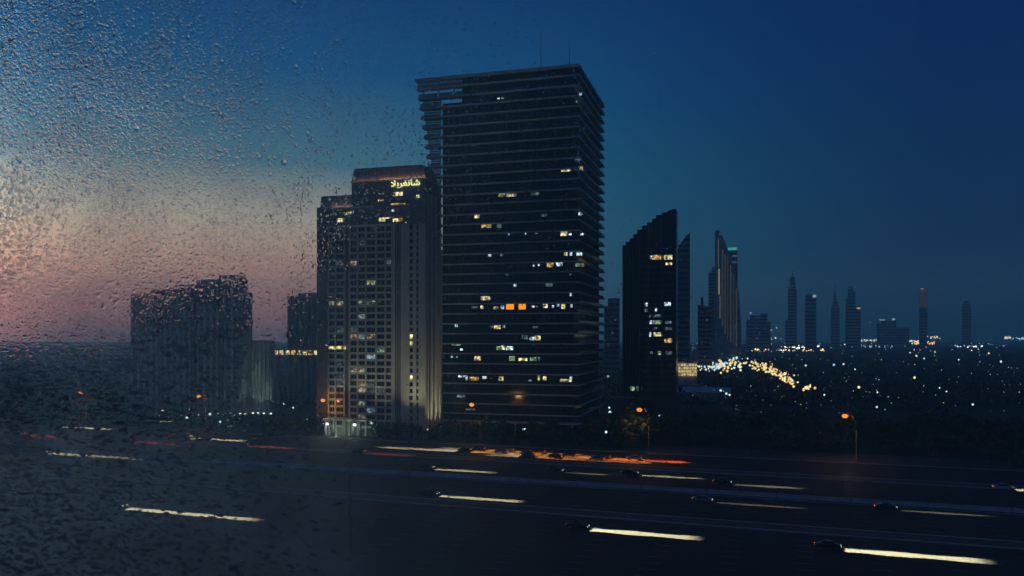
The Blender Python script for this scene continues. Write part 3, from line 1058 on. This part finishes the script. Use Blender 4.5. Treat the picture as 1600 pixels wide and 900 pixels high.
def far_wood():
    """the dark plantation beyond the park: reads as one mass"""
    r = np.random.default_rng(5)
    vs, fs = [], []
    n = 5200
    base = [[(v.co.x, v.co.y, v.co.z) for v in me.vertices] for me in CROWNS[:2]]
    # cheap clump: 40 leaf quads
    for i in range(n):
        if r.uniform() < .62:
            Yc = 430 * (2600 / 430) ** r.uniform(0, 1)
            px = r.uniform(900, 1680)
        else:
            Yc = 450 * (2600 / 450) ** r.uniform(0, 1)
            px = r.uniform(-60, 560)
        xc = X(px, Yc)
        h = r.uniform(3, 6)
        for q in range(34):
            d = r.normal(size=3) * (.34, .34, .26)
            p = np.array((xc, Yc, 0)) + (d + (0, 0, .55)) * h * np.array((1.5, 1.5, 1))
            p[2] = max(p[2], .1)
            a = r.normal(size=3)
            b = r.normal(size=3)
            a *= h * .17 / np.linalg.norm(a)
            b *= h * .13 / np.linalg.norm(b)
            k = len(vs)
            vs += [tuple(p - a), tuple(p - b), tuple(p + a), tuple(p + b)]
            fs.append((k, k + 1, k + 2, k + 3))
    me = D.meshes.new('far_wood')
    me.from_pydata(vs, [], fs)
    me.materials.append(FOL[2])
    tag(link('far_wood', me), kind='stuff')


far_wood()


# ------------------------------------------------------------------ city lights far away (nobody could count them)
def city_lights():
    r = np.random.default_rng(11)
    sets = {'w': [], 'y': [], 'o': [], 'b': [], 'd': []}

    def add(px, py, size, c, up_=0):
        Y = min(4600, 30.5 * FPX / max(.1, py - HOR)) if py > 533 else 4600
        sets.setdefault(c + ('h' if py < 548 else ''), []).append((X(px, Y), Y, Z(py, Y), size * Y / FPX))
    # scattered over the plain on the right
    for i in range(230):
        py = 536 + 110 * r.uniform() ** 1.8
        px = r.uniform(1065, 1600)
        add(px, py, r.uniform(.3, .7), r.choice(['w', 'y', 'y', 'o', 'd', 'd', 'd', 'd', 'd', 'b']))
    for px, py, s, c in ((1303, 570, 1.8, 'b'), (1318, 569, 1.5, 'w'), (1259, 571, 1.5, 'w'), (1336, 577, 1.2, 'w'), (1432, 556, 1.6, 'y'), (1444, 560, 1.3, 'w'), (1422, 551, 1.2, 'w'),
                        (1461, 550, 1.3, 'w'), (1498, 562, 1.2, 'w'), (1545, 552, 1.6, 'y'), (1564, 565, 1.8, 'w'), (1429, 590, 2, 'y'), (1468, 606, 1.2, 'w'), (1479, 612, 1.5, 'w'),
                        (1520, 632, 1.7, 'w'), (1370, 636, 1.6, 'w'), (1342, 605, 2.2, 'y'), (1388, 620, 1.2, 'd'), (1371, 613, 1.3, 'w'), (1288, 617, 1.4, 'w'), (1126, 610, 1.8, 'w'),
                        (1135, 615, 1.8, 'w'), (1140, 617, 1.6, 'w'), (952, 637, 1.6, 'w'), (953, 644, 2.2, 'w'), (1031, 649, 2, 'b'), (947, 675, 2, 'w'), (936, 661, 1.6, 'd'), (950, 588, 2, 'd')):
        add(px, py, s, c)
    # bright main road on the right
    for i in range(70):
        t = r.uniform()
        add(1092 + 45 * t + r.normal(0, 8), 574 - 8 * r.uniform() + r.normal(0, 3), r.uniform(.9, 1.9), r.choice(['w', 'y', 'w', 'b']))
    for i in range(70):
        add(r.normal(1146, 18), r.normal(569, 5.5), r.uniform(.6, 2.2), r.choice(['o', 'y', 'w', 'y']))
    for i in range(120):
        t = r.uniform()
        px = 1180 + 62 * t
        py = 571 + 27 * t ** 1.5
        add(px + r.normal(0, 5), py + r.normal(0, 3.4), r.uniform(.5, 2.1), r.choice(['o', 'y', 'o', 'y']))
    for i in range(16):
        add(r.normal(1262, 4), r.normal(605, 2), r.uniform(1.2, 2.2), r.choice(['o', 'y']))
    # rows of lamps along the horizon
    for x0, x1, py, n, cs in ((1165, 1222, 529, 22, 'wd'), (1176, 1202, 539, 22, 'w'), (1222, 1280, 542, 26, 'wwy'), (1168, 1290, 547, 40, 'yod'), (1318, 1345, 538, 16, 'w'), (1345, 1410, 532, 26, 'dwy'),
                              (1370, 1452, 533, 80, 'ywy'), (1425, 1462, 536, 26, 'oy'), (1436, 1470, 527, 24, 'yo'), (1570, 1580, 528, 14, 'y'), (1582, 1600, 529, 14, 'b'), (1480, 1540, 541, 16, 'wd'), (1330, 1420, 541, 20, 'd')):
        for i in range(n):
            add(r.uniform(x0, x1), py + r.normal(0, .9), r.uniform(.6, 1.3), r.choice(list(cs)))
    # low lamps on the left below the flats and under the hotel
    for px, py, s, c in ((258, 659, 2.6, 'y'), (292, 653, 2.2, 'w'), (328, 647, 2, 'w'), (344, 659, 1.6, 'w'), (356, 656, 1.6, 'w'), (375, 653, 1.2, 'd'), (444, 631, 1.8, 'w'), (458, 637, 1.4, 'w'), (480, 655, 1, 'd'), (668, 671, 1.3, 'y'), (310, 648, 1.4, 'd')):
        add(px, py, s, c)
    cols = {'w': ((.85, .95, 1), 1.3), 'y': ((1, .76, .4), 1.5), 'o': ((1, .5, .14), 1.5), 'b': ((.45, .65, 1), 1.4), 'd': ((.7, .8, .85), .45)}
    cols.update({k + 'h': (v[0], v[1] * 2.6) for k, v in list(cols.items())})
    names = {'w': 'white_city_lights', 'y': 'warm_city_lights', 'o': 'amber_city_lights', 'b': 'blue_city_lights', 'd': 'faint_city_lights'}
    names.update({k + 'h': v.replace('city', 'horizon') for k, v in list(names.items())})
    for c, L in sets.items():
        if not L:
            continue
        m = MB()
        for (a, b_, c_, s) in L:
            m.ball((a, b_, c_), s, seg=6, rings=4)
        tag(m.build(names[c], emit(names[c], *cols[c])), kind='stuff')


city_lights()


# ------------------------------------------------------------------ street lamps
SODIUM = emit('sodium_glow', (1, .22, .02), 1.9)


def street_lamp():
    e = empty('street_lamp', (0, 0, 0), RROT, 'x', 'street lamp', 'orange street lamps along the far pavement')
    MB().tube([(0, 0, 0), (0, 0, .6), (0, 0, .62), (0, 0, 9.5)], [.3, .3, .16, .12], 10).build('pole', M['frame'], e, True)
    arm = [(0, 0, 9.5)]
    for k in range(9):
        q = k / 8 * math.pi / 2
        arm.append((-2.7 * (1 - math.cos(q)) * .85, 0, 9.5 + 4.6 * math.sin(q)))
    MB().tube(arm, [.12 - .004 * k for k in range(len(arm))], 8).build('arm', M['frame'], e, True)
    MB().tube([(-2.2, 0, 14.2), (-2.6, 0, 14.25), (-3.6, 0, 14.2), (-3.9, 0, 14.1)], [.16, .34, .34, .12], 8).build('lamp_housing', M['steel'], e, True)
    MB().ball((-3.15, 0, 13.6), .85, (1.1, .9, .8)).build('lamp_glass', SODIUM, e, True)
    MB().box(-.32, .32, -.32, .32, 0, .25).build('base', M['kerb'], e)
    li(e, (-3.15, -.3, 12.4), 1600, (1, .42, .1))
    return e


proto = None
for px, lab in ((122, 'orange street lamp furthest left, against the dark grove'), (308, 'orange street lamp in front of the apartment block'),
                (503, 'orange street lamp at the left edge of the hotel'), (737, 'orange street lamp in front of the slab tower'),
                (1001, 'orange street lamp in front of the raked tower'), (1325, 'orange street lamp by the dark park, furthest right')):
    k = (px + 13 - 800) / FPX
    Yl = 265.5 / (RN.x * k + RN.y)
    o = street_lamp() if proto is None else copy_tree(proto)
    proto = proto or o
    o.location = (k * Yl, Yl, .15)
    o['label'] = lab


# ------------------------------------------------------------------ cars
def beam_light(name, parent, loc, facing, x0, x1, half, col, e_target):
    """a car lamp with its beam shaped to lay an even streak of light on the road between x0 and x1 metres ahead"""
    h = loc[2]
    la = D.lights.new(name, 'POINT')
    la.energy = e_target * h * h * 4 * math.pi * math.pi * 240
    la.color = col
    la.shadow_soft_size = .06
    la.use_nodes = True
    nt = la.node_tree
    em = [n for n in nt.nodes if n.type == 'EMISSION'][0]
    t = N(nt, 'ShaderNodeTexCoord')
    s = N(nt, 'ShaderNodeSeparateXYZ')
    nt.links.new(t.outputs['Normal'], s.inputs[0])
    dn = math_node(nt, 'MAXIMUM', math_node(nt, 'MULTIPLY', s.outputs[2], -1.0), .004)
    fx = math_node(nt, 'DIVIDE', math_node(nt, 'MULTIPLY', s.outputs[0], facing * h), dn)
    fy = math_node(nt, 'ABSOLUTE', math_node(nt, 'DIVIDE', math_node(nt, 'MULTIPLY', s.outputs[1], h), dn))

    def edge(v, a, b_):
        m = N(nt, 'ShaderNodeMapRange')
        m.interpolation_type = 'SMOOTHSTEP'
        m.inputs['From Min'].default_value = a
        m.inputs['From Max'].default_value = b_
        nt.links.new(v, m.inputs['Value'])
        return m.outputs[0]
    k = math_node(nt, 'MULTIPLY', edge(fx, x0, x0 + 1), edge(fx, x1, x1 - 4))
    k = math_node(nt, 'MULTIPLY', k, edge(math_node(nt, 'ADD', fy, math_node(nt, 'MULTIPLY', math_node(nt, 'SINE', math_node(nt, 'MULTIPLY', fx, .55)), half * .14)), half, half * .6))
    k = math_node(nt, 'MULTIPLY', k, math_node(nt, 'POWER', dn, -3.0))
    nt.links.new(math_node(nt, 'MULTIPLY', k, 1 / 240), em.inputs['Strength'])  # falloff cancelled so the lit road reads as one solid streak
    o = D.objects.new(name, la)
    COL.objects.link(o)
    o.parent = parent
    o.location = loc
    return o


HEADL = emit('headlight_glow', (1, .85, .6), 2.2, True)
TAILL = emit('taillight_glow', (1, .12, .02), 3, True)
CARP = {n: mat('car_paint_' + n, c, .25, metal=.3) for n, c in (('white', (.6, .6, .6)), ('silver', (.3, .31, .32)), ('black', (.012, .012, .014)), ('blue', (.03, .05, .12)), ('red', (.18, .02, .02)))}


def car_proto():
    e = empty('car', (0, 0, 0), RROT, 'x', 'car')
    prof = [(-2.2, .32), (-2.26, .62), (-2.2, .88), (-1.6, .98), (-1.45, 1.0), (-.75, 1.42), (-.4, 1.48), (.55, 1.46), (.75, 1.4), (1.3, .98), (1.95, .84), (2.2, .7), (2.26, .5), (2.18, .3)]
    n0 = [(p[0], p[1]) for p in prof]
    m = MB()
    # cross-sections narrowed at roof: three slices
    for yy, sh in ((-.88, 0), (.88, 0)):
        pass
    low = [(p[0], min(p[1], .98)) for p in prof]
    m.prism(low, 'y', -.88, .88)
    body = m.build('body', CARP['silver'], e, bevel=.05)
    ca_ = MB()
    v = [(-1.62, .985), (-.78, 1.44), (-.4, 1.49), (.5, 1.47), (.72, 1.41), (1.32, .985)]
    ca_.prism(v, 'y', -.8, .8)
    for i, p in enumerate(ca_.v):
        f = (p[2] - .985) / .5
        ca_.v[i] = (p[0], p[1] * (1 - .2 * f), p[2])
    ca_.build('cabin_glass', M['blackglass'], e, bevel=.03)
    MB().prism([(-.75, 1.47), (-.4, 1.515), (.5, 1.5), (.68, 1.45)], 'y', -.62, .62).build('roof_panel', CARP['silver'], e)
    for wx in (-1.38, 1.38):
        for wy in (-.86, .66):
            wo = MB().tube([(wx, wy, .33), (wx, wy + .2, .33)], .33, 14).build('wheel', M['rubber'], e)
            MB().tube([(wx, wy - .012, .33), (wx, wy + .212, .33)], .2, 10).build('rim', M['rim'], wo)
    for yy in (-.62, .62):
        MB().ball((2.17, yy, .66), .16, (.6, 1.1, .55)).build('headlight', HEADL, e, True)
        MB().ball((-2.22, yy, .76), .15, (.5, 1.2, .6)).build('taillight', TAILL, e, True)
    MB().box(2.2, 2.29, -.7, .7, .34, .5).build('bumper', M['dwall'], e)
    return e


CAR = car_proto()
first_car = [True]


def car(t_, s_, right, paint, label, group):
    """t_ along the highway (to the right), s_ across it"""
    o = CAR if first_car[0] else copy_tree(CAR)
    first_car[0] = False
    p = -RD * t_ + RN * s_
    o.location = (p.x, p.y, .01)
    o.rotation_euler = (0, 0, RROT + (0 if right else math.pi))
    o['label'] = label
    o['group'] = group
    for ch in o.children:
        if ch.name.startswith(('body', 'roof_panel')):
            me = ch.data.copy()
            me.materials[0] = CARP[paint]
            ch.data = me
    return o


def ts(px, py):
    Y = gY(py)
    p = Vector((X(px, Y), Y, 0))
    return -p.dot(RD), p.dot(RN)


WARM = (1, .73, .4)
G1 = 'cars driving with dipped headlights'
spec = [  # streak start px,py, end px,py, heading right?, brightness, half-width
    (1318, 859, 1545, 878, True, 42, .62, 'black', 'black car with headlights on, lowest right on the near road'),
    (922, 828, 1092, 841, True, 42, .6, 'black', 'black car with headlights on in the near road, right of centre'),
    (196, 795, 400, 812, True, 22, .45, 'blue', 'dark blue car with headlights on in the near road, far left'),
    (687, 775, 815, 784, True, 22, .5, 'blue', 'dark blue car with headlights on below the slab tower'),
    (1404, 797, 1560, 808, True, .8, .4, 'black', 'black car with dim headlights by the median, far right'),
    (1116, 785, 1262, 795, True, .6, .4, 'silver', 'silver car with dim headlights by the median, right of centre'),
    (680, 733, 775, 739, True, 8, .6, 'blue', 'dark blue car with headlights on beyond the median, under the slab tower'),
    (1000, 742, 1102, 749, True, 2.6, .5, 'black', 'black car with headlights on beyond the median, under the raked tower'),
    (1145, 757, 1262, 764, True, 1, .6, 'black', 'black car with headlights on beyond the median, right half'),
    (75, 709, 235, 718, True, 9, .5, 'silver', 'silver car with headlights on beyond the median, furthest left'),
    (100, 667, 175, 671, True, 8, .7, 'white', 'white car with headlights on, topmost at the far left'),
    (300, 685, 382, 689, True, 14, .7, 'silver', 'silver car with headlights on, far side of the road below the apartment block'),
    (882, 738, 960, 743, True, .6, .4, 'black', 'black car with faint headlights beyond the median, centre'),
    (1586, 766, 1640, 769, True, 14, .5, 'white', 'white car with headlights on at the right edge of the photo'),
]
for a, b_, c, d, right, E, hw, paint, lab in spec:
    t0, s0 = ts(a, b_)
    t1, s1 = ts(c, d)
    s_ = (s0 + s1) / 2
    ca = car(t0 - 2.6, s_, right, paint, lab, G1)
    beam_light('headlamp_streak', ca, (2.35, 0, .66), 1, .3, t1 - t0, hw * 2.5, WARM, E * 3.4)

# queue added so its lamps lay the orange streak on the far service road, three lanes wide, heading left
tq0, sq = ts(700, 704)
ORD = 'first second third fourth fifth sixth seventh eighth ninth'.split()
for row, (ds, off, n, place) in enumerate(((0, 0, 6, 'middle'), (4.3, 2, 3, 'far'), (-4.3, 22, 3, 'near'))):
    for i in range(n):
        t_ = tq0 + 6 + off + i * 11.5 + 1.6 * math.sin(i * 2.3 + row)
        paint = ('black', 'silver', 'blue', 'black', 'red', 'white', 'black', 'silver', 'blue')[(i + 4 * row) % 9]
        lab = '%s car, %s from the left in the %s lane of the red tail-lit queue' % ({'blue': 'dark blue', 'red': 'dark red'}.get(paint, paint), ORD[i], place)
        ca = car(t_, sq + ds, False, paint, lab, 'queue of cars with red tail lamps')
        # the lamp sits at the car's tail, shaped to lay a streak of light on the road behind and beside it
        E = ((130, 150, 140, 105, 60, 18), (70, 60, 20), (60, 50, 18))[row][i]
        beam_light('taillamp_streak', ca, (-2.4, 0, .8), -1, .2, 15, 2.3, ((1, .34, .05), (1, .3, .04), (1, .27, .03), (1, .22, .03), (1, .16, .02), (1, .1, .02))[i + (6 - n) // 2], E)
        if i == 0:
            beam_light('headlamp_streak', ca, (2.35, 0, .66), 1, .3, (29, 12, 12)[row], 2.4, (1, .66, .34), (130, 40, 30)[row])
# dim red tail lamps further left and right
for px, py, n, paint in ((200, 690, 0, 'black'), (380, 697, 1, 'silver'), (30, 680, 2, 'blue'), (560, 708, 3, 'black')):
    t0, s0 = ts(px, py)
    ca = car(t0, s0, False, paint, ('black car with red tail lamps below the left grove', 'silver car with red tail lamps below the apartment block', 'dark blue car with red tail lamps at the left edge', 'black car with red tail lamps below the hotel')[n], 'single cars with red tail lamps')
    beam_light('taillamp_streak', ca, (-2.4, 0, .8), -1, .2, 22, 2.4, (1, .12, .03), .8)

# ------------------------------------------------------------------ the wet window we look through
haze_box()


def wet_window():
    W = 1.20                     # distance of the pane from the camera
    k = W / FPX                  # metres per photograph pixel on the pane
    e = empty('window', (0, W, 36.6), 0, 'rain-covered window pane across the whole view, wettest on the left', 'window')
    zc = CAM_H - 36.6

    def P(px, py):
        return (px - 800) * k, zc + (HOR - py) * k
    # pane: clear glass with a breath of condensation growing to the left
    m = D.materials.new('wet_glass')
    m.use_nodes = True
    nt = m.node_tree
    nt.nodes.clear()
    tr_ = N(nt, 'ShaderNodeBsdfTransparent')
    tr_.inputs[0].default_value = (.78, .95, .97, 1)     # greenish tint added to pull purple out of the whole view
    rf = N(nt, 'ShaderNodeBsdfTranslucent')
    rf.inputs[0].default_value = (.24, .64, .74, 1)
    t = N(nt, 'ShaderNodeTexCoord')
    s = N(nt, 'ShaderNodeSeparateXYZ')
    nt.links.new(t.outputs['Object'], s.inputs[0])
    mr = N(nt, 'ShaderNodeMapRange')
    mr.interpolation_type = 'SMOOTHSTEP'
    mr.inputs['From Min'].default_value = P(1000, 0)[0]
    mr.inputs['From Max'].default_value = P(-60, 0)[0]
    nt.links.new(s.outputs[0], mr.inputs['Value'])
    n = N(nt, 'ShaderNodeTexNoise')
    n.inputs['Scale'].default_value = 9
    n.inputs['Detail'].default_value = 8
    nt.links.new(t.outputs['Object'], n.inputs[0])
    mist = math_node(nt, 'MULTIPLY', mr.outputs[0], math_node(nt, 'MULTIPLY', n.outputs[0], .62))
    mix = N(nt, 'ShaderNodeMixShader')
    nt.links.new(math_node(nt, 'ADD', mist, .026), mix.inputs[0])
    nt.links.new(tr_.outputs[0], mix.inputs[1])
    nt.links.new(rf.outputs[0], mix.inputs[2])
    gl = N(nt, 'ShaderNodeBsdfGlossy')
    gl.inputs['Roughness'].default_value = .02
    mix2 = N(nt, 'ShaderNodeMixShader')
    mix2.inputs[0].default_value = .03
    nt.links.new(mix.outputs[0], mix2.inputs[1])
    nt.links.new(gl.outputs[0], mix2.inputs[2])
    o = N(nt, 'ShaderNodeOutputMaterial')
    nt.links.new(mix2.outputs[0], o.inputs[0])
    v = MB()
    v.v = [(-1.9, 0, .3), (1.9, 0, .3), (1.9, 0, 2.6), (-1.9, 0, 2.6)]
    v.f = [(0, 1, 2, 3)]
    v.build('glass_pane', m, e)
    for nm, b in (('frame_rail', (-2, 2, -.04, .04, .2, .296)), ('frame_rail', (-2, 2, -.04, .04, 2.604, 2.7)), ('frame_stile', (-2, -1.904, -.04, .04, .3, 2.6)), ('frame_stile', (1.904, 2, -.04, .04, .3, 2.6))):
        MB().box(*b).build(nm, M['frame'], e)
    # drops: closed water lenses on the outer face
    r = np.random.default_rng(3)
    pts = []

    def scatter(n_, fx, fy, size, squash=(1, 1), keep=None):
        for _ in range(n_):
            px, py = fx(), fy()
            if keep and r.uniform() > keep(px, py):
                continue
            pts.append((px, py, size(px, py), squash[0] * r.uniform(.85, 1.2), squash[1] * r.uniform(.85, 1.2)))
    patch = lambda px, py: .62 + .42 * math.sin(px * .021 + 1.3 * math.sin(py * .017)) * math.sin(py * .026 + 1.7 * math.sin(px * .013)) + .2 * math.sin(px * .07 + py * .045)
    fade = lambda px, py: patch(px, py) * 1.25 * max(0.0, min(1.0, (760 - px - .25 * max(0, py - 500)) / 620)) ** 1.3 * (.35 if (px > 490 and py > 258) else 1)
    sz = lambda px, py: float(np.clip(r.lognormal(.28, .36), .7, 3.0)) * (1.05 - .4 * max(0, px) / 760)
    scatter(105000, lambda: r.uniform(-60, 760), lambda: r.uniform(-40, 560), sz, (1, 1), lambda a, b: fade(a, b) * max(.12, min(1, (540 - b) / 150)))
    scatter(14000, lambda: r.uniform(-60, 620), lambda: r.uniform(400, 930), lambda a, b: float(np.clip(r.lognormal(.5, .4), .8, 3.6)), (1.55, .8), lambda a, b: max(0, min(1, (600 - a) / 560)) ** 1.2)
    scatter(1500, lambda: r.uniform(-60, 520), lambda: r.uniform(360, 930), lambda a, b: r.uniform(2.2, 4.8), (1.6, .65), lambda a, b: max(0, min(1, (520 - a) / 420)) * min(1, (b - 360) / 160))
    scatter(26000, lambda: r.uniform(330, 1080), lambda: r.uniform(-40, 470), lambda a, b: float(np.clip(r.lognormal(-.05, .35), .6, 1.9)), (1, 1), lambda a, b: .8 * patch(a, b) * max(0, (1080 - a) / 750) ** 1.2 * max(.15, min(1, (480 - b) / 200)))
    scatter(5000, lambda: r.uniform(560, 1640), lambda: r.uniform(-40, 930), lambda a, b: float(np.clip(r.lognormal(-.3, .4), .5, 1.6)))
    scatter(11000, lambda: r.uniform(-60, 700), lambda: r.uniform(-40, 520), lambda a, b: r.uniform(1.4, 2.6), (1, 1.28), lambda a, b: fade(a + 150, b) * max(.1, min(1, (500 - b) / 120)))
    scatter(420, lambda: -40 + 560 * r.uniform() ** 1.6, lambda: r.uniform(-20, 480), lambda a, b: r.uniform(2, 4.5), (1, 1.1), lambda a, b: .5)
    for px, py, ln in ((335, 345, 22), (88, 300, 40), (182, 265, 30), (262, 140, 34), (410, 210, 26), (470, 330, 24), (300, 520, 40), (545, 790, 60), (700, 810, 50), (640, 760, 40), (36, 120, 30), (905, 250, 18), (1030, 160, 22), (1270, 330, 18)):
        for q in range(6):
            pts.append((px + r.normal(0, .9), py + ln * (q / 5 - .5) * 2, r.uniform(.9, 1.5), .9, ln / 6))
    S, Rg = 7, 2
    ang = np.arange(S) / S * 2 * math.pi
    nv = 1 + Rg * S + 1 + S
    A = np.array(pts)
    n_ = len(A)
    ph = r.uniform(0, 6.28, n_)
    verts = np.zeros((n_, nv, 3))
    cx = (A[:, 0] - 800) * k
    cz = zc + (HOR - A[:, 1]) * k
    rad = A[:, 2] * k
    flat = A[:, 3] > 1.27
    lowf = np.clip(1.2 - A[:, 1] / 420, .32, 1)      # runs flatter towards the bottom of the pane
    bead = A[:, 4] > 1.29 * .85 + .1
    hgt = rad * np.where(bead, r.uniform(.36, .42, n_), 1) * np.where(bead, 1, 1)
    hgt = np.where(bead, hgt, 1) * np.where(bead, 1, rad) * np.where(bead, 1, np.where(flat, r.uniform(.04, .1, n_), np.where(r.uniform(size=n_) < .6, r.uniform(.24, .38, n_), r.uniform(.06, .24, n_))))
    wob = 1 + .18 * np.sin(2 * ang[None, :] + ph[:, None]) + .1 * np.sin(3 * ang[None, :] + 2 * ph[:, None])
    y0 = r.uniform(.0004, .0024, n_)
    hgt = hgt * lowf
    verts[:, 0] = np.stack([cx, y0 + hgt, cz - .12 * rad], 1)
    for q, (f, hh) in enumerate(((.62, .68), (1.0, 0))):
        for j in range(S):
            verts[:, 1 + q * S + j, 0] = cx + rad * A[:, 3] * f * wob[:, j] * math.cos(ang[j])
            verts[:, 1 + q * S + j, 1] = y0 + hgt * hh
            verts[:, 1 + q * S + j, 2] = cz + rad * A[:, 4] * f * wob[:, j] * math.sin(ang[j]) - (.08 * rad if q == 0 else 0)
    verts[:, 1 + Rg * S:1 + Rg * S + S] = verts[:, 1 + S:1 + 2 * S]     # the flat base has a rim of its own
    verts[:, -1] = np.stack([cx, y0, cz], 1)
    tf = []
    for j in range(S):
        j2 = (j + 1) % S
        tf += [(0, 1 + j2, 1 + j), (1 + j, 1 + j2, 1 + S + j2), (1 + j, 1 + S + j2, 1 + S + j), (nv - 1, 1 + 2 * S + j, 1 + 2 * S + j2)]
    tf = np.array(tf)
    faces = (tf[None] + (np.arange(n_) * nv)[:, None, None]).reshape(-1, 3)
    me = D.meshes.new('raindrops')
    me.vertices.add(n_ * nv)
    me.vertices.foreach_set('co', verts.reshape(-1))
    me.loops.add(faces.size)
    me.loops.foreach_set('vertex_index', faces.reshape(-1).astype(np.int32))
    me.polygons.add(len(faces))
    me.polygons.foreach_set('loop_start', np.arange(0, faces.size, 3, dtype=np.int32))
    me.polygons.foreach_set('loop_total', np.full(len(faces), 3, np.int32))
    sm = np.ones(len(faces), bool)
    me.polygons.foreach_set('use_smooth', sm)
    me.update(calc_edges=True)
    # sharp contact edge keeps the flat base optically flat
    wm = D.materials.new('water')
    wm.use_nodes = True
    nt = wm.node_tree
    nt.nodes.clear()
    gb = N(nt, 'ShaderNodeBsdfRefraction')
    gb.inputs['IOR'].default_value = 1.33
    gb.inputs['Roughness'].default_value = 0
    gg = N(nt, 'ShaderNodeBsdfGlass')
    gg.inputs['IOR'].default_value = 1.33
    gg.inputs['Roughness'].default_value = 0
    o = N(nt, 'ShaderNodeOutputMaterial')
    nt.links.new(gg.outputs[0], o.inputs[0])
    me.materials.append(wm)
    ob = link('raindrops', me, e)
    ob['kind'] = 'stuff'
    print('drops', n_, 'tris', len(faces))


wet_window()
own = MB().box(-14, 14, -16, 1.4, 0, 36.6)
tag(own.build('building', M['interior']), kind='structure')
tag(MB().box(-14, 14, -16, 1.4, 39.4, 40.2).build('ceiling', M['interior']), kind='structure')
tag(MB().box(-14, -2.02, 1.1, 1.35, 36.604, 39.396).build('wall', M['interior']), kind='structure')
tag(MB().box(2.02, 14, 1.1, 1.35, 36.604, 39.396).build('wall', M['interior']), kind='structure')
tag(MB().box(-14, 14, -16, -15.8, 36.604, 39.396).build('wall', M['interior']), kind='structure')
